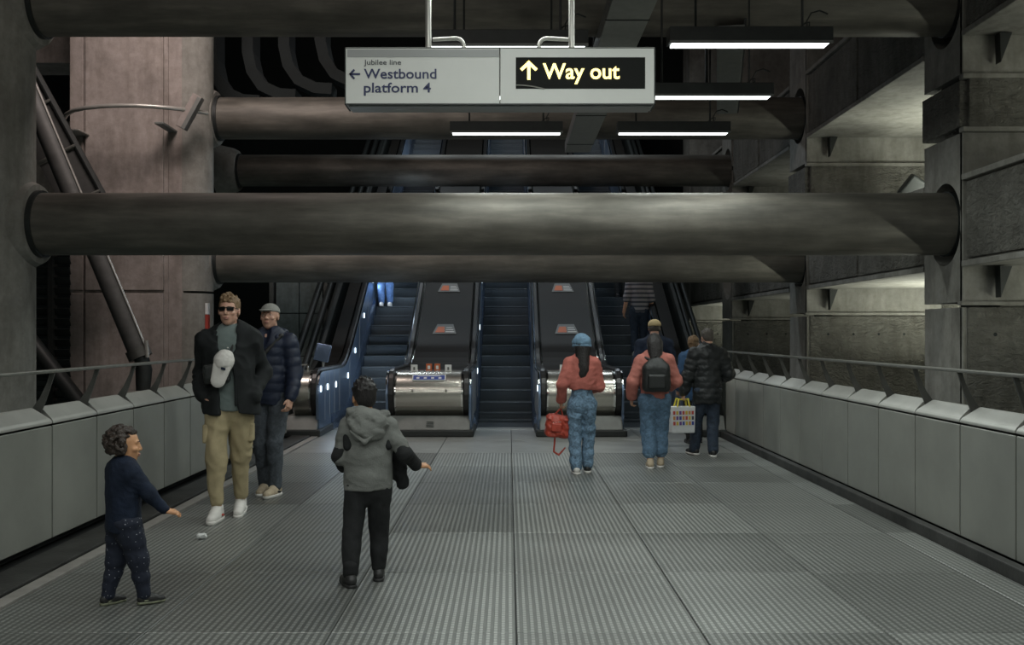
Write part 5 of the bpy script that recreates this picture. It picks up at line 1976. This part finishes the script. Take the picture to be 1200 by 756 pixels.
def at_person(per, v):
    return per.location + Matrix.Rotation(per.rotation_euler.z, 4, 'Z').to_3x3() @ Vector(tuple(v))


# crossbody bag
cb = thing('crossbody_bag', 'black crossbody bag with webbing strap on the man in sunglasses', 'bag', p.location, PI + .10)
c0 = F.W + V(.075, .165, -.02)
part('pouch', [prim_box(c0, (.085, .030, .062), rot(0, .15, 0), .018, .01)], .007, BAG_BLACK, cb, folds(.003, 2, 60))
part('flap', [prim_box(c0 + V(0, .036, .02), (.078, .006, .036), rot(0, .15, 0), .012, .01)], .006, BAG_BLACK, cb)
part('strap', [prim_rc(c0 + V(-.08, -.0, .05), F.N + V(-.055, .10, -.07), .013, .013, .004), prim_rc(F.N + V(-.055, .10, -.07), F.N + V(-.09, .03, .03), .013, .013, .004)], .006, STRAP, cb)
# white cap clipped to the strap
cp_ = thing('baseball_cap', 'white baseball cap hanging in front of the man in sunglasses', 'cap', p.location, PI + .10)
cc = F.W + V(.012, .20, .065)
Rc = rot(0, -.28, 0)
part('crown', [prim_el(cc + V(0, 0, .01), (.082, .066, .098), Rc, .01), prim_box(cc + V(0, -.10, 0), (.2, .06, .2), None, 0, .01, 's')], .005, SH_WHITE, cp_, folds(.003, 9, 60))
part('peak', [prim_rc(cc + Rc @ V(.0, .030, -.04), cc + Rc @ V(0, .03, -.15), .074, .060, .01, flat=.3)], .005, SH_WHITE, cp_)
part('cap_badge', [prim_box(cc + Rc @ V(-.02, .066, -.045), (.016, .006, .008), Rc, .002, .002)], .003, C_NAVY, cp_)
part('button', [prim_el(cc + Rc @ V(0, .02, .125), (.008, .008, .006), Rc, .002)], .003, SH_WHITE, cp_)

# ---------- man in a navy padded jacket behind him
p = person('man in a pale cap and navy padded jacket walking behind the man in sunglasses', wx(317, 9.75), 9.75, 0, PI - .12)
F = Fig(1.81, feet=((.035, -.02, .05, 0, 0), (-.045, .05, -.12, 0, 0)), hands=(((.13, .02, .49), (0, .3, -1)), ((-.140, .09, .51), (.1, .45, -1))),
        head=(.02, .10), bulk=1.0, shw=.100, curl={1: .6, -1: .55}, palm={-1: (1, -.2, -.2)}, elbow={-1: (-.35, -1, 0), 1: (.35, -1, 0)})
h = .008
F.build_body(p, SK_LIGHT, .0065)
F.face(p, HAIR_BLOND, LIP, .003)
hh = F.hh * F.H
part('hair', [prim_el(F.hp(0, -.10, .05), (.35 * hh, .37 * hh, .33 * hh), F.hR, .02), prim_box(F.hp(0, .45, -.1), (.5 * hh, .42 * hh, .5 * hh), F.hR, 0, .02, 's'), prim_box(F.hp(0, -.1, -.5), (.6 * hh, .6 * hh, .33 * hh), F.hR, 0, .02, 's')], .006, HAIR_BLOND, p)
cap = part('cap', [prim_el(F.hp(0, -.06, .20), (.375 * hh, .435 * hh, .345 * hh), F.hR, .01), prim_box(F.hp(0, 0, -.16), (.6 * hh, .6 * hh, .335 * hh), F.hR, 0, .01, 's')], .0055, C_CAPG, p)
part('peak', [prim_el(F.hp(0, .50, .215), (.26 * hh, .26 * hh, .035 * hh), F.hR @ rot(-.18, 0, 0), .01)], .0045, C_CAPG, cap)
part('tee_shirt', [prim_rc(F.C, F.N + V(0, 0, -.01), .125, .085, .02, flat=.72)], h, C_WHITE, p)
QN = (.010, .085)
pr = []
H = F.H
pr = [prim_rc(F.P + V(0, 0, -.06), F.N + V(0, 0, -.09), .176, .166, .03, flat=.80, quilt=QN)] + [prim_rc(F.N + V(0, -.01, -.03), F.sh[sd], .070, .070, .03) for sd in (1, -1)] + [F.hem(.475)]
for sd in (1, -1):
    pr += F.arm(sd, .024, .018, .97, quilt=QN)
pr += [prim_rc(F.N + V(0.02, .13, .05), F.N + V(0.02, .20, -.17), .075, .03, .01, 's')]
part('padded_jacket', pr, h, C_NAVYP, p, folds(.004, 41, 40))
part('hood', [prim_el(F.N + V(0, -.09, .0), (.135, .075, .075), None, .03)] + [prim_rc(F.N + V(sd * .10, -.06, .0), F.N + V(sd * .09, .08, -.04), .042, .032, .03) for sd in (1, -1)], h, C_NAVYP, p, folds(.006, 5, 50))
part('zip', [prim_rc(F.N + V(.0, .118, -.17), F.P + V(0, .125, -.03), .006, .006, .002)], .004, STRAP, p)
pr = [prim_rc(F.P + V(0, 0, -.03), F.P + V(0, 0, .07), .150, .14, .02, flat=.66)]
for sd in (1, -1):
    pr += F.leg(sd, .010, .014, .018, .97)
part('jeans', pr, h, C_DKJEAN, p, folds(.006, 33, 34, (1, 1, 1.2)))
for sd in (1, -1):
    F.shoe(sd, p, .005, SH_BEIGE, SH_WHITE, 1.02, laces=SH_WHITE, high=.012, accent=C_BLACK2)
sb = thing('sling_bag', 'black sling strap with a silver buckle across the navy padded jacket', 'bag', p.location, PI - .12)
part('strap', [prim_rc(F.N + V(-.13, .08, -.02), F.W + V(.03, .165, .10), .020, .020, .004), prim_rc(F.W + V(.03, .165, .10), F.W + V(.14, .11, -.08), .020, .018, .004), prim_rc(F.N + V(-.13, .08, -.02), F.N + V(-.13, -.08, .0), .020, .020, .004)], .006, STRAP, sb)
part('buckle', [prim_box(F.W + V(.03, .185, .09), (.018, .006, .012), rot(0, .6, 0), .003, .003)], .004, M['chrome'], sb)
part('pouch', [prim_box(F.W + V(.13, .12, -.10), (.06, .03, .05), rot(0, 0, -.5), .02, .01)], .007, BAG_BLACK, sb)

# ---------- woman in a blue hat, seen from behind
p = person('woman in a blue hat, coral sweater and mottled blue jeans, seen from behind', wx(682, 11.2), 11.2, 0, .02)
F = Fig(1.50, feet=((.045, .05, -.10, 0, 0), (-.045, -.035, .10, 0, 0)), hands=(((.10, .16, .61), (-.4, .8, .3)), ((-.15, .04, .525), (0, .35, -1))),
        head=(-.06, -.08), bulk=.95, shw=.090, curl={1: .9, -1: 1.1}, elbow={1: (.35, -1, -.3), -1: (-.3, -1, 0)}, child=.08)
h = .008
F.build_body(p, SK_MID, .007)
F.face(p, HAIR_BLACK, LIP, .004)
pr = F.torso(.024, lo=-.10, waist=1.25) + [F.hem(.615)]
for sd in (1, -1):
    pr += F.arm(sd, .024, .020, .95)
pr = [q for q in pr]
part('sweater', pr, h, C_CORAL, p, folds(.007, 51, 36))
pr = [prim_rc(F.P + V(0, -.005, -.02), F.P + V(0, 0, .14), .132, .106, .02, flat=.78)]
for sd in (1, -1):
    pr += F.leg(sd, .010, .022, .026, .97)
part('jeans', pr, h, C_JEAN, p, folds(.006, 53, 34, (1, 1, 1.2)))
part('waistband', [prim_rc(F.P + V(0, 0, .125), F.P + V(0, 0, .15), .113, .112, .005, flat=.74)], .007, C_NAVYJ, p)
hh = F.hh * F.H
part('hair', [prim_el(F.hp(0, -.08, .05), (.37 * hh, .42 * hh, .42 * hh), F.hR, .02), prim_rc(F.hp(0, -.26, -.1), F.N + V(0, -.095, -.17), .085, .050, .03, flat=.7), prim_rc(F.hp(0, -.2, -.2), F.N + V(.035, -.085, -.12), .06, .04, .03),
              prim_box(F.hp(0, .50, -.12), (.3 * hh, .25 * hh, .42 * hh), F.hR, 0, .02, 's')], h, HAIR_BLACK, p, folds(.004, 3, 90, (1, 1, .2)))
hat = part('bucket_hat', [prim_el(F.hp(0, -.05, .16), (.50 * hh, .52 * hh, .46 * hh), F.hR, .02), prim_box(F.hp(0, 0, -.50), (.7 * hh, .7 * hh, .54 * hh), F.hR, 0, .01, 's')], .006, C_HATB, p, folds(.005, 77, 60))
part('brim', [prim_rc(F.hp(0, -.05, -.02), F.hp(0, -.05, .12), .53 * hh, .49 * hh, .01), prim_box(F.hp(0, 0, -.48), (.9 * hh, .9 * hh, .40 * hh), F.hR, 0, .01, 's'), prim_box(F.hp(0, 0, .50), (.9 * hh, .9 * hh, .35 * hh), F.hR, 0, .01, 's')], .006, C_HATB, hat)
for sd in (1, -1):
    F.shoe(sd, p, .0055, SH_BLACK if sd > 0 else SH_WHITE, SH_WHITE, 1.02, laces=SH_WHITE, accent=SH_BLACK)
rb = thing('handbag', 'red leather handbag with dangling straps held by the woman in the blue hat', 'bag', p.location, .02)
hc_ = F.wri[-1] + F.hdir[-1] * .08
bc = hc_ + V(-.035, .02, -.20)
part('bag_body', [prim_box(bc, (.085, .075, .075), rot(0, .12, 0), .04, .02), prim_el(bc + V(-.02, -.06, .02), (.07, .05, .06), None, .03)], .008, BAG_RED, rb, folds(.010, 8, 44))
part('pocket', [prim_box(bc + V(-.02, -.118, -.01), (.045, .012, .035), rot(0, .12, 0), .012, .01)], .006, BAG_RED, rb)
part('zip', [prim_rc(bc + V(-.06, -.125, .045), bc + V(.05, -.118, .055), .005, .005, .002)], .004, M['chrome'], rb)
for dx in (-.03, .03):
    part('handle', [prim_rc(bc + V(-.05, dx, .10), hc_ + V(-.0, dx * .3, .0), .009, .009, .004), prim_rc(bc + V(.06, dx, .10), hc_ + V(.0, dx * .3, .0), .009, .009, .004)], .006, BAG_RED, rb)
part('loose_strap', [prim_rc(bc + V(-.03, -.06, -.08), bc + V(-.045, -.05, -.28), .011, .011, .004), prim_rc(bc + V(-.045, -.05, -.28), bc + V(.01, -.05, -.315), .011, .011, .004), prim_rc(bc + V(.01, -.05, -.315), bc + V(.08, -.03, -.24), .011, .010, .004)], .006, BAG_RED, rb)

# ---------- woman with a backpack
p = person('woman in a dusty pink sweater with rolled jeans and bare ankles, seen from behind', wx(767, 11.65), 11.65, 0, -.03)
F = Fig(1.52, feet=((.050, .05, -.15, 0, 0), (-.035, -.03, .05, 0, 0)), hands=(((.13, .16, .60), (0, 1, .3)), ((-.165, .05, .515), (0, .4, -1))),
        head=(0, -.25), bulk=1.04, shw=.098, curl={1: .8, -1: .8}, elbow={1: (.5, -1, 0), -1: (-.5, -1, 0)}, child=.05, headoff=(0, .01))
F.build_body(p, SK_MID, .007)
F.face(p, HAIR_BLACK, LIP, .004)
pr = F.torso(.028, lo=-.02, waist=1.15, hips=1.0) + [F.hem(.525)]
for sd in (1, -1):
    pr += F.arm(sd, .028, .026, .92)
part('sweater', pr, .008, C_PINK, p, folds(.008, 61, 34))
pr = [prim_rc(F.P + V(0, 0, -.02), F.P + V(0, 0, .10), .150, .13, .02, flat=.76)]
for sd in (1, -1):
    pr += F.leg(sd, .026, .034, .040, .82)
part('jeans', pr, .008, C_JEAN2, p, folds(.006, 63, 30, (1, 1, 1.2)))
for sd in (1, -1):
    a = F.knee[sd] + (F.ank[sd] - F.knee[sd]) * .62
    part('rolled_cuff', [prim_rc(a, a + (F.ank[sd] - F.knee[sd]) * .06, .074, .074, .01)], .007, C_JEAN, p)
hh = F.hh * F.H
part('hair', [prim_el(F.hp(0, -.08, .12), (.38 * hh, .43 * hh, .43 * hh), F.hR, .02), prim_rc(F.hp(-.12, -.24, -.1), F.N + V(-.02, -.07, -.05), .065, .05, .03), prim_rc(F.hp(.12, -.24, -.1), F.N + V(.03, -.07, -.06), .065, .05, .03),
              prim_box(F.hp(0, .52, -.12), (.3 * hh, .25 * hh, .42 * hh), F.hR, 0, .02, 's')], .007, HAIR_BLACK, p, folds(.004, 3, 90, (1, 1, .2)))
for sd in (1, -1):
    F.shoe(sd, p, .0055, SH_BEIGE, SH_WHITE, 1.03, laces=SH_WHITE)
bp_ = thing('backpack', 'black rounded backpack on the woman in the pink sweater', 'backpack', p.location, -.03)
c0 = F.W * .75 + F.C * .25 + V(0, -.155, .0)
part('pack_body', [prim_box(c0 + V(0, 0, -.02), (.100, .038, .100), None, .055, .02), prim_el(c0 + V(0, -.0, .11), (.11, .07, .10), None, .05)], .008, BAG_BLACK, bp_, folds(.004, 3, 40))
part('front_pocket', [prim_box(c0 + V(0, -.085, -.06), (.075, .012, .055), None, .03, .01)], .007, BAG_BLACK, bp_)
part('top_loop', [prim_rc(c0 + V(-.025, .0, .19), c0 + V(0, -.01, .225), .007, .007, .003), prim_rc(c0 + V(.025, .0, .19), c0 + V(0, -.01, .225), .007, .007, .003)], .004, STRAP, bp_)
part('small_tag', [prim_box(c0 + V(-.01, -.076, .085), (.018, .004, .008), None, .002, .002)], .004, M['pipe'], bp_)
for sd in (1, -1):
    part('shoulder_strap', [prim_rc(c0 + V(sd * .03, .03, .17), F.sh[sd] * .72 + F.N * .28 + V(0, -.055, .015), .016, .020, .006), prim_rc(F.sh[sd] * .72 + F.N * .28 + V(0, -.055, .015), F.sh[sd] * .72 + F.N * .28 + V(0, .05, .03), .020, .018, .006)], .006, STRAP, bp_)

# ---------- man in a beige cap ahead of her
p = person('man in a beige cap and navy tee, mostly hidden by the woman with the backpack', wx(767, 13.9), 13.9, 0, 0)
F = Fig(1.71, feet=((.05, .05, 0, 0, 0), (-.07, -.04, 0, 0, 0)), hands=(((.16, .04, .50), (0, .3, -1)), ((-.165, .02, .50), (0, .3, -1))), head=(0, -.1), bulk=1.10, shw=.108, curl={1: .6, -1: .6})
F.build_body(p, SK_LIGHT, .009)
pr = F.torso(.022, lo=.03, waist=1.1) + [F.hem(.50)]
for sd in (1, -1):
    pr += F.arm(sd, .024, .028, .46)
part('tee_shirt', pr, .010, C_NAVY, p, folds(.007, 71, 30))
pr = [prim_rc(F.P + V(0, 0, -.02), F.P + V(0, 0, .06), .160, .15, .02, flat=.74)]
for sd in (1, -1):
    pr += F.leg(sd, .02, .026, .03, .96)
part('trousers', pr, .010, C_NAVYJ, p, folds(.006, 73, 30, (1, 1, 1.2)))
hh = F.hh * F.H
part('hair', [prim_el(F.hp(0, -.09, .02), (.355 * hh, .39 * hh, .33 * hh), F.hR, .02), prim_box(F.hp(0, .45, -.1), (.5 * hh, .42 * hh, .5 * hh), F.hR, 0, .02, 's'), prim_box(F.hp(0, -.1, -.5), (.6 * hh, .6 * hh, .30 * hh), F.hR, 0, .02, 's')], .008, HAIR_GREY, p)
cap = part('cap', [prim_el(F.hp(0, -.06, .20), (.40 * hh, .45 * hh, .37 * hh), F.hR, .01), prim_box(F.hp(0, 0, -.18), (.6 * hh, .6 * hh, .305 * hh), F.hR, 0, .01, 's')], .007, C_BEIGE, p)
part('peak', [prim_el(F.hp(0, .50, .17), (.26 * hh, .26 * hh, .035 * hh), F.hR @ rot(-.18, 0, 0), .01)], .006, C_BEIGE, cap)
for sd in (1, -1):
    F.shoe(sd, p, .007, SH_WHITE, SH_WHITE, 1.02)

# ---------- man in a black puffer jacket holding a tote
p = person('man in a black puffer jacket and dark jeans by the right parapet, seen from behind', wx(829, 12.75), 12.75, 0, .12)
F = Fig(1.58, feet=((.035, -.03, -.15, 0, 0), (-.075, .09, .25, 0.004, 0)), hands=(((.13, .14, .60), (-.3, 1, .2)), ((-.195, .03, .47), (0, .1, -1))),
        head=(.15, -.15), bulk=1.08, shw=.104, curl={1: .7, -1: 1.2}, elbow={1: (.5, -1, 0), -1: (-.5, -1, 0)})
F.build_body(p, SK_LIGHT, .008)
F.face(p, HAIR_GREY, LIP, .004)
hair_short(F, p, HAIR_GREY, .007, lift=.04, seed=19, spikes=40)
QP = (.010, .072)
pr = [prim_rc(F.P + V(0, 0, -.12), F.N + V(0, 0, -.09), .175, .162, .03, flat=.72, quilt=QP)] + [prim_rc(F.N + V(0, -.01, -.03), F.sh[sd], .070, .074, .03) for sd in (1, -1)] + [F.hem(.42)]
for sd in (1, -1):
    pr += F.arm(sd, .034, .026, .95, quilt=QP)
part('puffer_jacket', pr, .009, C_BLACKP, p, folds(.006, 81, 40))
part('collar', [prim_rc(F.N + V(0, -.005, -.01), F.N + V(0, .0, .045), .082, .070, .02, quilt=(.008, .03))], .008, C_BLACKP, p)
pr = [prim_rc(F.P + V(0, 0, -.02), F.P + V(0, 0, .06), .150, .14, .02, flat=.76)]
for sd in (1, -1):
    pr += F.leg(sd, .016, .020, .026, .97)
part('jeans', pr, .009, C_NAVYJ, p, folds(.006, 83, 30, (1, 1, 1.2)))
for sd in (1, -1):
    F.shoe(sd, p, .006, SH_BLACK, SH_WHITE, 1.04, laces=SH_WHITE)
hb = at_person(p, F.wri[-1] + F.hdir[-1] * .085)
tt = thing('tote_bag', 'white tote bag with rows of coloured blocks and yellow handles', 'bag', (hb.x - .03, hb.y - .06, 0), .25)
ztop, zb = .80, .30
mb = MB()
w0, w1, d0 = .150, .165, .075
mb.add([(-w0, -d0, zb), (w0, -d0, zb), (w0, d0, zb), (-w0, d0, zb), (-w1, -d0 * .8, ztop - .17), (w1, -d0 * .8, ztop - .17), (w1, d0 * .8, ztop - .17), (-w1, d0 * .8, ztop - .17)],
       [(0, 3, 2, 1), (4, 5, 6, 7), (0, 1, 5, 4), (1, 2, 6, 5), (2, 3, 7, 6), (3, 0, 4, 7)])
tm = mat_plain('white_plastic_weave', (.52, .53, .54), .4, 0, .08, 12, .3, 30)
mb.build('bag_body', tm, tt, .012, local=True)
cols = [(.40, .06, .05), (.03, .05, .25), (.50, .36, .05), (.05, .05, .07), (.45, .20, .06), (.12, .05, .20)]
cm = [mat_plain('block_print', c, .5, 0, .05, 5, 0, 1) for c in cols]
rnd = random.Random(3)
for r in range(3):
    for c in range(7):
        xx = -.125 + c * .041
        zz = .42 + r * .065
        t_ = (zz - zb) / (ztop - .17 - zb)
        yy = -d0 * (1 - .2 * t_) - .003
        MB().box((xx - .014, yy - .002, zz - .02), (xx + .014, yy + .006, zz + .024)).build('colour_block', cm[(c * 2 + r * 3 + rnd.randint(0, 1)) % 6], tt, local=True)
hl = Matrix.Rotation(-.25, 3, 'Z') @ (hb - tt.location)
for yy in (-.05, .05):
    MB().tube([(-.08, yy, ztop - .19), (-.055, yy * .8, ztop - .08), (hl.x - .01, hl.y, hl.z + .005), (hl.x + .02, hl.y, hl.z + .005), (.07, yy * .8, ztop - .08), (.09, yy, ztop - .19)], .012, 8).build('handle', YELLOW, tt, smooth=True, local=True)

# ---------- companion ahead of him: light hair, blue coat
p = person('person with light brown hair and a blue coat, half hidden by the puffer jacket man', wx(814, 14.3), 14.3, 0, .2)
F = Fig(1.50, feet=((.05, .02, 0, 0, 0), (-.06, -.04, 0, 0, 0)), hands=(((.14, .06, .50), (0, .3, -1)), ((-.15, .03, .50), (0, .3, -1))), head=(-.9, 0), bulk=1.0, shw=.11)
F.build_body(p, SK_LIGHT, .009)
F.face(p, HAIR_BLOND, LIP, .005)
pr = F.torso(.025, lo=.10, waist=1.15) + [F.hem(.40)]
for sd in (1, -1):
    pr += F.arm(sd, .024, .022, .95)
part('coat', pr, .010, C_COATB, p, folds(.006, 91, 30))
pr = []
for sd in (1, -1):
    pr += F.leg(sd, .014, .016, .02, .96)
part('trousers', pr, .010, C_BLACK2, p)
hh = F.hh * F.H
part('hair', [prim_el(F.hp(0, -.10, .12), (.38 * hh, .42 * hh, .42 * hh), F.hR, .02), prim_el(F.hp(0, -.22, -.12), (.33 * hh, .28 * hh, .34 * hh), F.hR, .03), prim_box(F.hp(0, .52, -.12), (.34 * hh, .26 * hh, .42 * hh), F.hR, 0, .02, 's')], .008, HAIR_BLOND, p, folds(.004, 9, 80))
for sd in (1, -1):
    F.shoe(sd, p, .007, SH_BLACK, SH_BLACK, 1.0)


# ---------- riders on the escalators
def rider(label, x, y, H, top, trousers, rz=0, tmat=None, hat=None, hands=None, seed=1, white_shoes=True, coarse=.011):
    # stand on the nearest step
    k = round((y - 16.62) / .3464)
    ys = 16.62 + k * .3464
    z = base(ys + .12)
    p = person(label, x, ys + .16, z, rz)
    F = Fig(H, feet=((.05, .015, 0, 0, 0), (-.05, -.015, 0, 0, 0)), hands=hands or (((.15, .05, .50), (0, .3, -1)), ((-.15, .03, .50), (0, .3, -1))), head=(0, -.1), bulk=1.05, shw=.103)
    F.build_body(p, SK_MID, .010)
    pr = F.torso(.024, lo=.03, waist=1.1) + [F.hem(.49)]
    for sd in (1, -1):
        pr += F.arm(sd, .026, .026, .50 if tmat == 'short' else .96)
    part('shirt', pr, coarse, top, p, folds(.006, seed, 30))
    pr = [prim_rc(F.P + V(0, 0, -.02), F.P + V(0, 0, .06), .155, .145, .02, flat=.74)]
    for sd in (1, -1):
        pr += F.leg(sd, .016, .018, .022, .96)
    part('trousers', pr, coarse, trousers, p, folds(.005, seed + 1, 30, (1, 1, 1.2)))
    hair_short(F, p, HAIR_BROWN, .009, seed=seed, spikes=20)
    for sd in (1, -1):
        F.shoe(sd, p, .008, SH_WHITE if white_shoes else SH_BLACK, SH_WHITE if white_shoes else SH_BLACK, 1.0)
    return p


rider('man in a grey striped shirt riding up the right escalator', wx(749, 19.9), 19.9, 1.72, C_STRIPE, C_NAVYJ, .0, 'short', hands=(((.15, .03, .50), (0, .2, -1)), ((-.17, .02, .49), (0, .2, -1))), seed=101)
rider('person in dark clothes higher on the right escalator beyond the striped shirt', ESC_X[2] + .20, 21.9, 1.66, C_BLACK2, C_BLACK, .0, seed=103, white_shoes=False)
rider('rider in bright blue jeans and white shoes at the top left, only legs showing', ESC_X[0] - .27, 21.5, 1.72, C_COATB, C_BRIGHTJ, PI, seed=105)
